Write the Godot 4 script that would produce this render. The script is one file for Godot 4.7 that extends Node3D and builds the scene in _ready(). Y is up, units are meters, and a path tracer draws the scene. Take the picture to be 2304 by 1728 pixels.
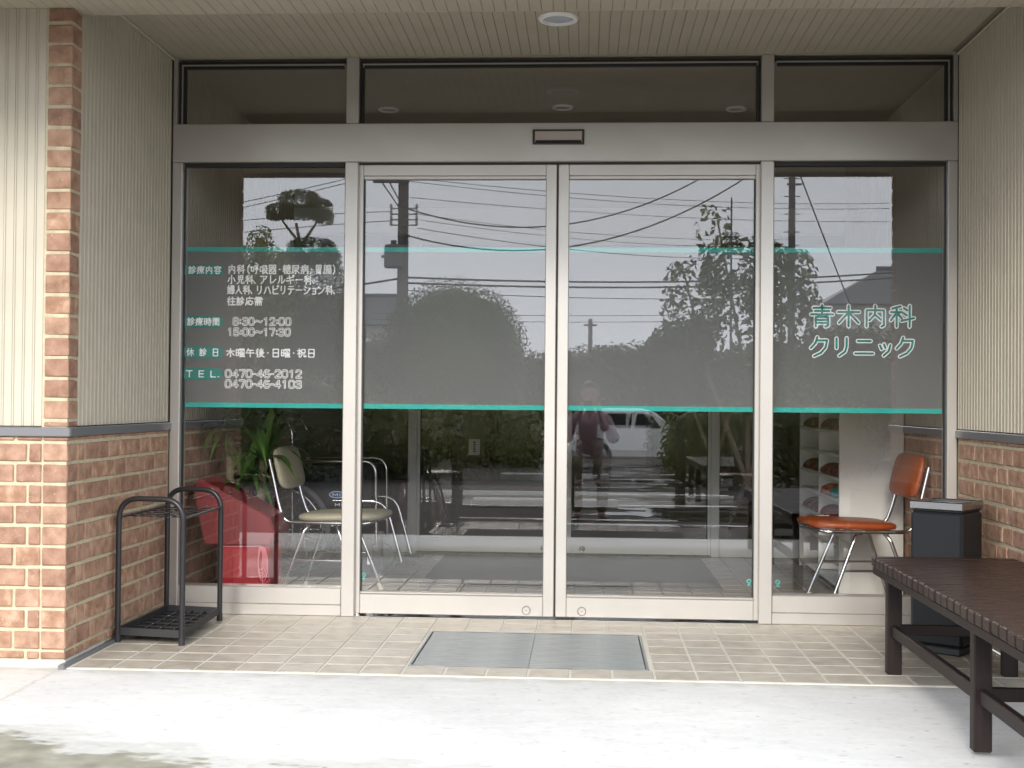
extends Node3D

const LX := -2.0227          # face of the left side wall
const RX := 1.7594           # face of the right side wall
const FZ := 1.2064           # front face of the side walls
const CEIL := 2.7155
const EAVE := 2.587
const TILE := 0.162
const TX := -0.693
const TZ := 1.244

var M := {}
var cache := {}
var rng := RandomNumberGenerator.new()

# ---------------------------------------------------------------- mesh builder
class MB:
	var v := PackedVector3Array()
	var n := PackedVector3Array()
	var uv := PackedVector2Array()
	var col := PackedColorArray()
	var idx := PackedInt32Array()
	var tint := Color(1, 1, 1)
	func add(p: Vector3, nn: Vector3, t := Vector2.ZERO) -> int:
		v.append(p); n.append(nn); uv.append(t); col.append(tint)
		return v.size() - 1
	func face(a: int, b: int, c: int) -> void:
		var s := n[a] + n[b] + n[c]
		if (v[b] - v[a]).cross(v[c] - v[a]).dot(s) > 0.0:
			idx.append_array([a, c, b])
		else:
			idx.append_array([a, b, c])
	func quad(a: Vector3, b: Vector3, c: Vector3, d: Vector3, nn: Vector3, ta := Vector2(0, 1), tb := Vector2(1, 1), tc := Vector2(1, 0), td := Vector2(0, 0)) -> void:
		var i := add(a, nn, ta); var j := add(b, nn, tb); var k := add(c, nn, tc); var l := add(d, nn, td)
		face(i, j, k); face(i, k, l)
	func tri(a: Vector3, b: Vector3, c: Vector3, nn: Vector3) -> void:
		face(add(a, nn), add(b, nn), add(c, nn))
	# chamfered box between two corners
	func box(lo: Vector3, hi: Vector3, bev := 0.0, xf := Transform3D()) -> void:
		var c := (lo + hi) * 0.5
		var h := (hi - lo) * 0.5
		var b := minf(bev, minf(h.x, minf(h.y, h.z)) * 0.9)
		if b <= 0.0:
			for ax in 3:
				for s in [-1.0, 1.0]:
					var nn := Vector3(); nn[ax] = s
					var u := (ax + 1) % 3; var w := (ax + 2) % 3
					var pts := []
					for k in [[-1, -1], [1, -1], [1, 1], [-1, 1]]:
						var p := c; p[ax] += s * h[ax]; p[u] += k[0] * h[u]; p[w] += k[1] * h[w]
						pts.append(xf * p)
					quad(pts[0], pts[1], pts[2], pts[3], (xf.basis * nn).normalized())
			return
		for ax in 3:
			var u := (ax + 1) % 3; var w := (ax + 2) % 3
			for s in [-1.0, 1.0]:
				var nn := Vector3(); nn[ax] = s
				var pts := []
				for k in [[-1, -1], [1, -1], [1, 1], [-1, 1]]:
					var p := c; p[ax] += s * h[ax]; p[u] += k[0] * (h[u] - b); p[w] += k[1] * (h[w] - b)
					pts.append(xf * p)
				quad(pts[0], pts[1], pts[2], pts[3], (xf.basis * nn).normalized())
			# four edges that run along ax
			for su in [-1.0, 1.0]:
				for sw in [-1.0, 1.0]:
					var nn := Vector3(); nn[u] = su; nn[w] = sw
					var p1 := c; p1[u] += su * h[u]; p1[w] += sw * (h[w] - b)
					var p2 := c; p2[u] += su * (h[u] - b); p2[w] += sw * h[w]
					var a1 := p1; a1[ax] -= h[ax] - b
					var a2 := p2; a2[ax] -= h[ax] - b
					var b1 := p1; b1[ax] += h[ax] - b
					var b2 := p2; b2[ax] += h[ax] - b
					quad(xf * a1, xf * a2, xf * b2, xf * b1, (xf.basis * nn).normalized())
		for sx in [-1.0, 1.0]:
			for sy in [-1.0, 1.0]:
				for sz in [-1.0, 1.0]:
					var q := c + Vector3(sx * h.x, sy * h.y, sz * h.z)
					var e := Vector3(sx, sy, sz) * b
					tri(xf * (q - Vector3(0, e.y, e.z)), xf * (q - Vector3(e.x, 0, e.z)), xf * (q - Vector3(e.x, e.y, 0)), (xf.basis * Vector3(sx, sy, sz)).normalized())
	# smooth tube along a path
	func tube(path: PackedVector3Array, r: float, sides := 8, r2 := -1.0, cap := true) -> void:
		var up := Vector3(0.013, 0.97, 0.021)
		var last := path.size() - 1
		var rows := []
		var ref := Vector3()
		for i in path.size():
			var t: Vector3 = (path[mini(i + 1, last)] - path[maxi(i - 1, 0)]).normalized()
			if i == 0:
				ref = up if absf(t.dot(up)) < 0.9 else Vector3(1, 0.02, 0.03)
			var side := t.cross(ref).normalized()
			ref = side.cross(t).normalized()
			var rad := r if r2 < 0.0 else lerpf(r, r2, float(i) / last)
			var row := []
			for k in sides:
				var a := TAU * k / sides
				var d := side * cos(a) + ref * sin(a)
				row.append(add(path[i] + d * rad, d))
			rows.append(row)
		for i in last:
			for k in sides:
				var k2 := (k + 1) % sides
				face(rows[i][k], rows[i][k2], rows[i + 1][k2])
				face(rows[i][k], rows[i + 1][k2], rows[i + 1][k])
		if cap:
			for e in [0, last]:
				var d: Vector3 = (path[e] - path[1 if e == 0 else last - 1]).normalized()
				var m := add(path[e], d)
				var ring := []
				for k in sides:
					ring.append(add(v[rows[e][k]], d))
				for k in sides:
					face(m, ring[k], ring[(k + 1) % sides])
	# profile of (radius, height) turned round an axis
	func lathe(prof: Array, at: Vector3, axis := Vector3.UP, sides := 20) -> void:
		var w := axis.normalized()
		var u := w.cross(Vector3(1, 0, 0) if absf(w.x) < 0.9 else Vector3(0, 0, 1)).normalized()
		var t := w.cross(u)
		for i in prof.size() - 1:
			var a: Vector2 = prof[i]; var b: Vector2 = prof[i + 1]
			var d := b - a
			if d.length() < 1e-6:
				continue
			var nr := Vector2(d.y, -d.x).normalized()
			var ra := []; var rb := []
			for k in sides:
				var an := TAU * k / sides
				var dir := u * cos(an) + t * sin(an)
				var nn := (dir * nr.x + w * nr.y).normalized()
				ra.append(add(at + dir * a.x + w * a.y, nn))
				rb.append(add(at + dir * b.x + w * b.y, nn))
			for k in sides:
				var k2 := (k + 1) % sides
				if a.x > 1e-6:
					face(ra[k], ra[k2], rb[k2])
				if b.x > 1e-6:
					face(ra[k], rb[k2], rb[k])
	func ball(at: Vector3, r: Vector3, seg := 12, wob := 0.0, ns: FastNoiseLite = null) -> void:
		var rows := []
		for i in seg + 1:
			var th := PI * i / seg
			var row := []
			for k in seg * 2:
				var ph := PI * k / seg
				var d := Vector3(sin(th) * cos(ph), cos(th), sin(th) * sin(ph))
				var s := 1.0
				if ns != null:
					s += wob * ns.get_noise_3dv(d * 2.0 + at)
				row.append(add(at + d * r * s, (d / r).normalized()))
			rows.append(row)
		for i in seg:
			for k in seg * 2:
				var k2 := (k + 1) % (seg * 2)
				face(rows[i][k], rows[i][k2], rows[i + 1][k2])
				face(rows[i][k], rows[i + 1][k2], rows[i + 1][k])
	func mesh() -> ArrayMesh:
		var a := []
		a.resize(Mesh.ARRAY_MAX)
		a[Mesh.ARRAY_VERTEX] = v; a[Mesh.ARRAY_NORMAL] = n; a[Mesh.ARRAY_TEX_UV] = uv; a[Mesh.ARRAY_COLOR] = col; a[Mesh.ARRAY_INDEX] = idx
		var m := ArrayMesh.new()
		m.add_surface_from_arrays(Mesh.PRIMITIVE_TRIANGLES, a)
		return m

# ---------------------------------------------------------------- scene helpers
func thing(called: String, label: String, category: String, at := Vector3.ZERO, turn := 0.0, group := "") -> Node3D:
	var o := Node3D.new()
	o.name = called
	add_child(o, true)
	o.position = at
	o.rotation.y = turn
	o.set_meta("label", label)
	o.set_meta("category", category)
	if group:
		o.set_meta("group", group)
	return o

func part(called: String, mesh: Mesh, mat: Material, parent: Node3D, at := Vector3.ZERO, basis := Basis()) -> MeshInstance3D:
	var o := MeshInstance3D.new()
	o.name = called
	o.mesh = mesh
	o.material_override = mat
	parent.add_child(o, true)
	o.transform = Transform3D(basis, at)
	return o

func struct(called: String, mesh: Mesh, mat: Material) -> MeshInstance3D:
	var o := part(called, mesh, mat, self)
	o.set_meta("kind", "structure")
	return o

func struct_root(called: String) -> Node3D:
	var o := Node3D.new()
	o.name = called
	add_child(o, true)
	o.set_meta("kind", "structure")
	return o

func bx(lo: Vector3, hi: Vector3, bev := 0.0) -> ArrayMesh:
	var b := MB.new()
	b.box(lo, hi, bev)
	return b.mesh()

func tb(pts: Array, r: float, sides := 8, r2 := -1.0) -> ArrayMesh:
	var b := MB.new()
	b.tube(PackedVector3Array(pts), r, sides, r2)
	return b.mesh()

# a path through the points with its corners rounded
func rounded(pts: Array, r: float, steps := 6) -> PackedVector3Array:
	var out := PackedVector3Array()
	out.append(pts[0])
	for i in range(1, pts.size() - 1):
		var p: Vector3 = pts[i]
		var a: Vector3 = pts[i - 1] - p
		var b: Vector3 = pts[i + 1] - p
		var d := minf(r, minf(a.length(), b.length()) * 0.49)
		var s := p + a.normalized() * d
		var e := p + b.normalized() * d
		for k in steps + 1:
			var t := float(k) / steps
			out.append(s.lerp(p, t).lerp(p.lerp(e, t), t))
	out.append(pts[pts.size() - 1])
	return out

func noise(sd: int, freq: float, oct := 4) -> FastNoiseLite:
	var f := FastNoiseLite.new()
	f.seed = sd
	f.noise_type = FastNoiseLite.TYPE_SIMPLEX_SMOOTH
	f.frequency = freq
	f.fractal_octaves = oct
	return f

# seamless texture whose colour runs between the given linear colours
func tex(cols: Array, sd: int, freq: float, oct := 5, size := 256, fine := 0.0, flecks := 0) -> ImageTexture:
	var im := noise(sd, freq, oct).get_seamless_image(size, size)
	var out := Image.create(size, size, false, Image.FORMAT_RGB8)
	var r := RandomNumberGenerator.new()
	r.seed = sd + 5
	var top := cols.size() - 1
	for y in size:
		for x in size:
			var t := clampf(im.get_pixel(x, y).r + (r.randf() - 0.5) * fine, 0.0, 1.0) * top
			var i := mini(int(t), top - 1)
			var c: Color = cols[i].lerp(cols[i + 1], t - i)
			out.set_pixel(x, y, c.linear_to_srgb())
	for k in flecks:   # smears of mortar
		var cx := r.randi_range(0, size - 1)
		var cy := r.randi_range(0, size - 1)
		var len_ := r.randi_range(1, 5)
		var v := r.randf_range(0.3, 0.52)
		for q in len_:
			for e in r.randi_range(1, 3):
				var c := Color(v, v * 0.86, v * 0.64)
				out.set_pixel(posmod(cx + e, size), posmod(cy + q, size), c.linear_to_srgb())
			cx += r.randi_range(-1, 1)
	return ImageTexture.create_from_image(out)

func grey_tex(lo: float, hi: float, sd: int, freq: float, oct := 4, size := 256) -> ImageTexture:
	var im := noise(sd, freq, oct).get_seamless_image(size, size)
	var out := Image.create(size, size, false, Image.FORMAT_RGB8)
	for y in size:
		for x in size:
			var g := lerpf(lo, hi, im.get_pixel(x, y).r)
			out.set_pixel(x, y, Color(g, g, g))
	return ImageTexture.create_from_image(out)

func lin(r: float, g: float, b: float) -> Color:
	return Color(r, g, b).linear_to_srgb()

func mat(called: String, c: Color, rough := 0.6, metal := 0.0) -> StandardMaterial3D:
	var m := StandardMaterial3D.new()
	m.resource_name = called
	m.albedo_color = c
	m.roughness = rough
	m.metallic = metal
	M[called] = m
	return m

func tmat(called: String, t: Texture2D, scale: float, rough := 0.7, metal := 0.0, bump: Texture2D = null, depth := 0.2) -> StandardMaterial3D:
	var m := mat(called, Color.WHITE, rough, metal)
	m.albedo_texture = t
	m.uv1_triplanar = true
	m.uv1_world_triplanar = true
	m.uv1_scale = Vector3.ONE * scale
	if bump != null:
		m.heightmap_enabled = true
		m.heightmap_texture = bump
		m.heightmap_scale = depth
	return m

# ---------------------------------------------------------------- camera, sky, light
func _ready() -> void:
	rng.seed = 11
	var cam := Camera3D.new()
	cam.name = "camera"
	cam.fov = 33.909
	cam.near = 0.05
	cam.far = 900.0
	cam.transform = Transform3D(Basis(Vector3.UP, 0.05716) * Basis(Vector3.RIGHT, 0.01343) * Basis(Vector3.BACK, 0.00854), Vector3(0, 1.05, 6.0471))
	add_child(cam)
	cam.current = true

	var we := WorldEnvironment.new()
	we.name = "daylight"
	var env := Environment.new()
	env.background_mode = Environment.BG_SKY
	var sky := Sky.new()
	var pm := PanoramaSkyMaterial.new()
	pm.panorama = overcast()
	sky.sky_material = pm
	env.sky = sky
	env.background_energy_multiplier = 1.0
	env.tonemap_mode = Environment.TONE_MAPPER_LINEAR
	env.tonemap_exposure = EXPOSURE
	env.sdfgi_enabled = true
	env.ssao_enabled = true
	env.ssil_enabled = true
	we.environment = env
	add_child(we)

	var sun := DirectionalLight3D.new()
	sun.name = "veiled_sun"
	sun.light_energy = 0.34
	sun.light_color = Color(1.0, 0.97, 0.93)
	sun.light_angular_distance = 20.0
	sun.shadow_enabled = true
	add_child(sun)
	sun.look_at_from_position(Vector3(-0.8, 3.1, 6.0), Vector3(0, 0, 0))

	materials()
	ground()
	side_walls()
	ceilings()
	shopfront()
	vestibule()
	inner_room()
	street_side()
	porch_things()
	inside_things()
	photographer()

func overcast() -> ImageTexture:
	var w := 256
	var h := 128
	var im := Image.create(w, h, false, Image.FORMAT_RGBF)
	var f := noise(3, 1.6, 4)
	for y in h:
		var el := PI * (0.5 - (y + 0.5) / h)
		for x in w:
			var az := TAU * x / w
			var d := Vector3(cos(el) * cos(az), sin(el) * 1.6, cos(el) * sin(az))
			var k := 1.2 - 0.17 * maxf(sin(el), 0.0) + 0.1 * f.get_noise_3dv(d * 1.3)
			im.set_pixel(x, y, Color(0.94 * k, 0.985 * k, 1.06 * k) * SKY if el > -0.02 else Color(0.3, 0.3, 0.29))
	return ImageTexture.create_from_image(im)

const EXPOSURE := 2.58
const SKY := 1.0

# ---------------------------------------------------------------- materials
func materials() -> void:
	var brick_cols := [
		[Color(0.226, 0.125, 0.080), Color(0.356, 0.210, 0.139), Color(0.439, 0.274, 0.192)],
		[Color(0.261, 0.151, 0.096), Color(0.392, 0.237, 0.158), Color(0.498, 0.319, 0.231)],
		[Color(0.201, 0.109, 0.073), Color(0.315, 0.178, 0.119), Color(0.392, 0.237, 0.165)],
		[Color(0.249, 0.134, 0.082), Color(0.374, 0.215, 0.136), Color(0.534, 0.370, 0.264)]]
	var bb := grey_tex(0, 1, 40, 0.03, 5)
	for i in 4:
		tmat("brick_%d" % i, tex(brick_cols[i], 20 + i, 0.018, 5, 256, 0.3, 70), 2.7, 0.85, 0.0, bb, 0.35)
	tmat("mortar", tex([Color(0.42, 0.37, 0.25), Color(0.58, 0.52, 0.37)], 31, 0.05, 4, 128, 0.2), 3.0, 0.95)
	tmat("siding", tex([Color(0.485, 0.44, 0.35), Color(0.53, 0.485, 0.39)], 33, 0.02, 3, 128, 0.1), 1.3, 0.65)
	tmat("siding_gap", tex([Color(0.25, 0.23, 0.18), Color(0.28, 0.255, 0.2)], 34, 0.02, 3, 64), 1.3, 0.9)
	tmat("soffit", tex([Color(0.37, 0.33, 0.255), Color(0.405, 0.365, 0.285)], 35, 0.02, 3, 128, 0.12), 1.1, 0.8)
	tmat("soffit_gap", tex([Color(0.26, 0.225, 0.165), Color(0.27, 0.235, 0.175)], 36, 0.02, 3, 64), 1.1, 0.9)
	mat("dado", lin(0.2, 0.2, 0.21), 0.35, 0.35)
	tmat("frame", tex([Color(0.56, 0.53, 0.49), Color(0.6, 0.57, 0.53)], 37, 0.01, 3, 128, 0.06), 1.5, 0.38, 0.65)
	tmat("frame_inner", tex([Color(0.8, 0.8, 0.76), Color(0.84, 0.84, 0.8)], 38, 0.01, 3, 128, 0.06), 1.5, 0.5, 0.1)
	mat("gasket", lin(0.02, 0.02, 0.02), 0.5)
	mat("seam", lin(0.05, 0.045, 0.045), 0.8)
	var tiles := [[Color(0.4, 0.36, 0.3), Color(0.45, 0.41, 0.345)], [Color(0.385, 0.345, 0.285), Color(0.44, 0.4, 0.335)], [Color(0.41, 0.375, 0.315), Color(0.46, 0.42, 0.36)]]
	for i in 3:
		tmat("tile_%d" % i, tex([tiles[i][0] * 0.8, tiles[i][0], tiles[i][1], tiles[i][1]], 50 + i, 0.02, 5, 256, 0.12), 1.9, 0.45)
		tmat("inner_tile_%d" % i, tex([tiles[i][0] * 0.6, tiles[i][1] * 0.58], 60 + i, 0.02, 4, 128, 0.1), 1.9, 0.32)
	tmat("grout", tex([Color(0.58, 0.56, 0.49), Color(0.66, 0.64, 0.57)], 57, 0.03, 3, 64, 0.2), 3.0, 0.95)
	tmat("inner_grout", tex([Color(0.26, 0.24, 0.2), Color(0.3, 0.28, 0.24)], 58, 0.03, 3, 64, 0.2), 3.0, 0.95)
	var mt := tmat("mat_metal", tex([Color(0.12, 0.138, 0.14), Color(0.21, 0.228, 0.228), Color(0.33, 0.35, 0.345)], 59, 0.04, 4, 256, 0.1), 1.0, 0.4, 0.2)
	mt.uv1_scale = Vector3(0.6, 1.0, 8.0)
	tmat("carpet", tex([Color(0.05, 0.053, 0.056), Color(0.075, 0.078, 0.08)], 61, 0.1, 3, 128, 0.5), 4.0, 0.95)
	mat("steel", lin(0.75, 0.75, 0.76), 0.14, 1.0)
	mat("bin_rim", lin(0.38, 0.38, 0.38), 0.2, 1.0)
	mat("dark_steel", lin(0.035, 0.034, 0.037), 0.34, 0.4)
	mat("dark_plastic", lin(0.022, 0.022, 0.024), 0.5)
	tmat("bench_wood", tex([Color(0.016, 0.0085, 0.007), Color(0.025, 0.014, 0.0115), Color(0.036, 0.02, 0.0165)], 63, 0.02, 4, 256, 0.15), 3.0, 0.33)
	M.bench_wood.metallic_specular = 0.27
	M.bench_wood.uv1_scale = Vector3(2.0, 12.0, 12.0)
	tmat("bench_leg", tex([Color(0.015, 0.0095, 0.0085), Color(0.024, 0.016, 0.014)], 64, 0.02, 4, 128, 0.15), 3.0, 0.5)
	M.bench_leg.metallic_specular = 0.35
	M.bench_leg.uv1_scale = Vector3(14.0, 2.0, 14.0)
	mat("bin_black", lin(0.0125, 0.0135, 0.0155), 0.42)
	M.bin_black.metallic_specular = 0.35
	mat("teal", lin(0.004, 0.36, 0.31), 0.4)
	mat("teal_dark", lin(0.004, 0.2, 0.17), 0.4)
	mat("white_vinyl", lin(0.85, 0.85, 0.85), 0.5)
	mat("hollow_vinyl", lin(0.2, 0.2, 0.2), 0.5)
	mat("lamp_ring", lin(0.8, 0.79, 0.76), 0.4)
	mat("lamp_lens", lin(0.42, 0.45, 0.5), 0.25)
	mat("sensor_panel", lin(0.42, 0.36, 0.32), 0.35)
	mat("sensor_dark", lin(0.05, 0.04, 0.032), 0.35)
	# panes: the coating mirrors a few per cent on each face and lets the rest through
	var white := Image.create(4, 4, false, Image.FORMAT_RGBA8)
	white.fill(Color.WHITE)
	var wt := ImageTexture.create_from_image(white)
	var g := mat("pane", Color(1, 1, 1, GLASS), 0.0, 1.0)
	g.transparency = BaseMaterial3D.TRANSPARENCY_ALPHA
	g.albedo_texture = wt
	var fl := mat("film", Color(lin(0.27, 0.275, 0.275), 0.94), 0.6)
	fl.transparency = BaseMaterial3D.TRANSPARENCY_ALPHA
	fl.albedo_texture = wt
	fl.backlight_enabled = true
	fl.backlight = Color(1, 1, 1)
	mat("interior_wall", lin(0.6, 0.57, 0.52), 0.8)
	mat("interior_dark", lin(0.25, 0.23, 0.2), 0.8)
	tmat("cabinet", tex([Color(0.74, 0.72, 0.66), Color(0.78, 0.76, 0.7)], 71, 0.02, 3, 128, 0.1), 1.0, 0.45)
	mat("orange_seat", lin(0.34, 0.07, 0.014), 0.38)
	mat("beige_seat", lin(0.42, 0.39, 0.28), 0.42)
	mat("rubber_tip", lin(0.55, 0.53, 0.42), 0.7)
	mat("red_box", lin(0.36, 0.012, 0.022), 0.5)
	mat("red_dark", lin(0.2, 0.016, 0.022), 0.5)
	mat("red_light", lin(0.4, 0.025, 0.035), 0.55)
	mat("pink_cord", lin(0.75, 0.2, 0.24), 0.7)
	mat("tyre", lin(0.16, 0.17, 0.18), 0.7)
	mat("black_cloth", lin(0.02, 0.022, 0.026), 0.8)
	mat("blue_badge", lin(0.02, 0.16, 0.42), 0.35)
	mat("trunk_bark", lin(0.24, 0.19, 0.13), 0.9)
	tmat("cane_bark", tex([Color(0.13, 0.1, 0.06), Color(0.36, 0.3, 0.2)], 72, 0.05, 3, 128, 0.2), 5.0, 0.9)
	M.cane_bark.uv1_scale = Vector3(2.0, 22.0, 2.0)
	for l in [["leaf_yucca", 0.085, 0.2, 0.03], ["leaf_hedge", 0.12, 0.13, 0.03], ["leaf_round", 0.115, 0.135, 0.045], ["leaf_pine", 0.12, 0.145, 0.06], ["leaf_dark", 0.08, 0.09, 0.035], ["leaf_bright", 0.2, 0.22, 0.05], ["leaf_broad", 0.13, 0.16, 0.05]]:
		var m := mat(l[0], lin(l[1], l[2], l[3]), 0.55)
		m.vertex_color_use_as_albedo = true
		m.backlight_enabled = true
		m.backlight = Color(0.3, 0.35, 0.15)
	var cb := grey_tex(0, 1, 81, 0.05, 5)
	var asp := tmat("asphalt", tex([Color(0.022, 0.02, 0.019), Color(0.038, 0.034, 0.032), Color(0.055, 0.05, 0.046)], 82, 0.04, 5, 256, 0.6), 0.35, 0.4, 0.0, cb, 0.3)
	asp.roughness = 0.8
	asp.metallic_specular = 0.22
	mat("puddle", lin(0.03, 0.028, 0.026), 0.02)
	M.puddle.metallic_specular = 0.7
	mat("road_paint", lin(0.7, 0.7, 0.68), 0.6)
	mat("kerb_concrete", lin(0.45, 0.44, 0.42), 0.85)
	mat("earth", lin(0.07, 0.06, 0.035), 0.95)
	mat("pole_concrete", lin(0.16, 0.155, 0.15), 0.85)
	mat("transformer_grey", lin(0.12, 0.125, 0.13), 0.6)
	mat("wire_black", lin(0.015, 0.015, 0.016), 0.6)
	mat("insulator", lin(0.45, 0.45, 0.43), 0.3)
	mat("roof_tile", lin(0.07, 0.075, 0.085), 0.6)
	mat("house_wall", lin(0.6, 0.58, 0.54), 0.8)
	mat("window_dark", lin(0.03, 0.035, 0.04), 0.1)
	mat("car_white", lin(0.78, 0.78, 0.77), 0.25)
	M.car_white.clearcoat_enabled = true
	mat("car_glass", lin(0.02, 0.022, 0.025), 0.05)
	mat("car_black", lin(0.02, 0.02, 0.021), 0.6)
	mat("tail_red", lin(0.5, 0.01, 0.012), 0.2)
	mat("alloy", lin(0.6, 0.6, 0.61), 0.3, 0.8)
	mat("flower_white", lin(0.72, 0.7, 0.62), 0.7)
	mat("paper", lin(0.72, 0.7, 0.66), 0.8)
	mat("ink", lin(0.05, 0.05, 0.05), 0.8)
	mat("slipper", lin(0.13, 0.028, 0.03), 0.6)
	mat("slipper_sole", lin(0.05, 0.03, 0.028), 0.7)
	mat("slipper_teal", lin(0.02, 0.2, 0.2), 0.6)
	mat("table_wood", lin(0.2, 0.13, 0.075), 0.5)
	mat("pot", lin(0.25, 0.12, 0.07), 0.7)
	mat("bamboo", lin(0.3, 0.2, 0.1), 0.6)
	mat("skin", lin(0.34, 0.21, 0.15), 0.55)
	mat("shirt_pink", lin(0.26, 0.17, 0.2), 0.8)
	mat("trousers", lin(0.11, 0.09, 0.06), 0.85)
	mat("hair", lin(0.02, 0.015, 0.012), 0.5)
	mat("camera_black", lin(0.02, 0.02, 0.022), 0.4)

const GLASS := 0.072

# ---------------------------------------------------------------- ground
func ground() -> void:
	# concrete apron: its texture is laid out over x -5..5, z 1.24..3.3 (dry and pale, damp along its outer edge)
	var w := 1536
	var h := 576
	var im := Image.create(w, h, false, Image.FORMAT_RGB8)
	var na := noise(101, 1.2, 5)
	var nb := noise(102, 7.0, 4)
	var nc := noise(103, 2.6, 5)
	var nd := noise(104, 28.0, 3)
	var ng := noise(106, 17.0, 2)
	var nk := noise(107, 0.8, 3)
	for y in h:
		var z := 1.24 + 2.66 * y / h
		for x in w:
			var wx := -5.0 + 10.0 * x / w
			var base := 0.635 + 0.075 * na.get_noise_2d(wx, z) + 0.04 * nb.get_noise_2d(wx * 0.8, z * 2.0) + 0.03 * nd.get_noise_2d(wx, z)
			var c := Color(base, base * 0.995, base * 0.975)
			var spot := nb.get_noise_2d(wx * 1.7 + 9.0, z * 4.0 - 3.0)
			if spot > 0.36:
				c = c.lerp(Color(0.36, 0.34, 0.28), clampf((spot - 0.36) * 1.6, 0.0, 0.4))
			# damp edge
			var edge := 2.43 + 0.08 * clampf(wx + 0.6, -1.0, 1.5) - 0.24 * smoothstep(-1.0, -2.0, wx)
			edge += 0.1 * nc.get_noise_2d(wx * 0.9, z * 1.5) + 0.12 * nb.get_noise_2d(wx * 0.6 + 3.0 - z * 0.4, z * 1.6) + 0.05 * nd.get_noise_2d(wx * 0.5, z * 0.8)
			var wet := 0.35 * smoothstep(edge - 0.2, edge - 0.02, z) + 0.65 * smoothstep(edge + 0.02, edge + 0.1, z)
			wet *= 1.0 - smoothstep(edge + 0.45, edge + 0.9, z)
			c = c.lerp(Color(0.25, 0.24, 0.19) * (1.0 + 0.4 * nb.get_noise_2d(wx, z)), wet)
			# joint in line with the left wall, and specks of grit
			var jn := absf(wx + 2.03 + 0.012 * nb.get_noise_2d(z * 3.0, 1.0))
			if jn < 0.012:
				c = c.lerp(Color(0.3, 0.27, 0.22), 0.5 * (1.0 - jn / 0.012) * (0.7 + 0.6 * nb.get_noise_2d(z * 2.0, 8.0)))
			if wx < -2.03:
				c = c * Color(1.03, 1.0, 0.97)
			var gr := ng.get_noise_2d(wx, z)
			if gr > 0.74:
				c = c.lerp(Color(0.16, 0.14, 0.11), clampf((gr - 0.74) * 6.0, 0.0, 0.7))
			# grime along the tiles
			var dirt := smoothstep(1.36, 1.24, z) * (0.5 + 0.8 * nb.get_noise_2d(wx, 5.0 + z))
			c = c.lerp(Color(0.42, 0.4, 0.33), clampf(dirt, 0.0, 0.5))
			im.set_pixel(x, y, c.linear_to_srgb())
	var cm := mat("concrete", Color.WHITE, 0.85)
	cm.albedo_texture = ImageTexture.create_from_image(im)
	cm.heightmap_enabled = true
	cm.heightmap_texture = grey_tex(0, 1, 105, 0.06, 5)
	cm.heightmap_scale = 0.12
	cm.texture_repeat = true
	var b := MB.new()
	b.quad(Vector3(-5, -0.006, 1.24), Vector3(5, -0.006, 1.24), Vector3(5, -0.03, 3.9), Vector3(-5, -0.03, 3.9), Vector3.UP, Vector2(0, 0), Vector2(1, 0), Vector2(1, 1), Vector2(0, 1))
	b.quad(Vector3(-5, -0.03, 3.9), Vector3(5, -0.03, 3.9), Vector3(5, -0.2, 3.9), Vector3(-5, -0.2, 3.9), Vector3(0, 0, 1))
	struct("pavement", b.mesh(), cm)

	# wet car park that falls gently away from the building, then level ground to the horizon
	b = MB.new()
	var zs := [3.89, 6.0, 10.0, 16.0, 24.0, 34.0, 44.0, 70.0, 150.0, 500.0]
	for i in zs.size() - 1:
		b.quad(Vector3(-400, slope(zs[i]), zs[i]), Vector3(400, slope(zs[i]), zs[i]), Vector3(400, slope(zs[i + 1]), zs[i + 1]), Vector3(-400, slope(zs[i + 1]), zs[i + 1]), Vector3.UP)
	b.quad(Vector3(-400, -0.06, -400), Vector3(-5, -0.06, -400), Vector3(-5, -0.06, 3.88), Vector3(-400, -0.06, 3.88), Vector3.UP)
	b.quad(Vector3(5, -0.06, -400), Vector3(400, -0.06, -400), Vector3(400, -0.06, 3.88), Vector3(5, -0.06, 3.88), Vector3.UP)
	struct("car_park", b.mesh(), M.asphalt)

	# porch floor: bed of grout with one tile per piece
	var fl := struct_root("porch_floor")
	var mx0 := -0.691
	var mx1 := 0.268
	var mz0 := 0.3257
	var mz1 := 1.082
	var gb := MB.new()
	gb.box(Vector3(LX, -0.15, -0.14), Vector3(RX, -0.0025, mz0 - 0.004))
	gb.box(Vector3(LX, -0.15, mz1 + 0.002), Vector3(RX, -0.0025, TZ))
	gb.box(Vector3(LX, -0.15, mz0 - 0.0035), Vector3(mx0 + 0.003, -0.0025, mz1 + 0.0015))
	gb.box(Vector3(mx1 - 0.003, -0.15, mz0 - 0.0035), Vector3(RX, -0.0025, mz1 + 0.0015))
	part("grout_bed", gb.mesh(), M.grout, fl)
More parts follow.
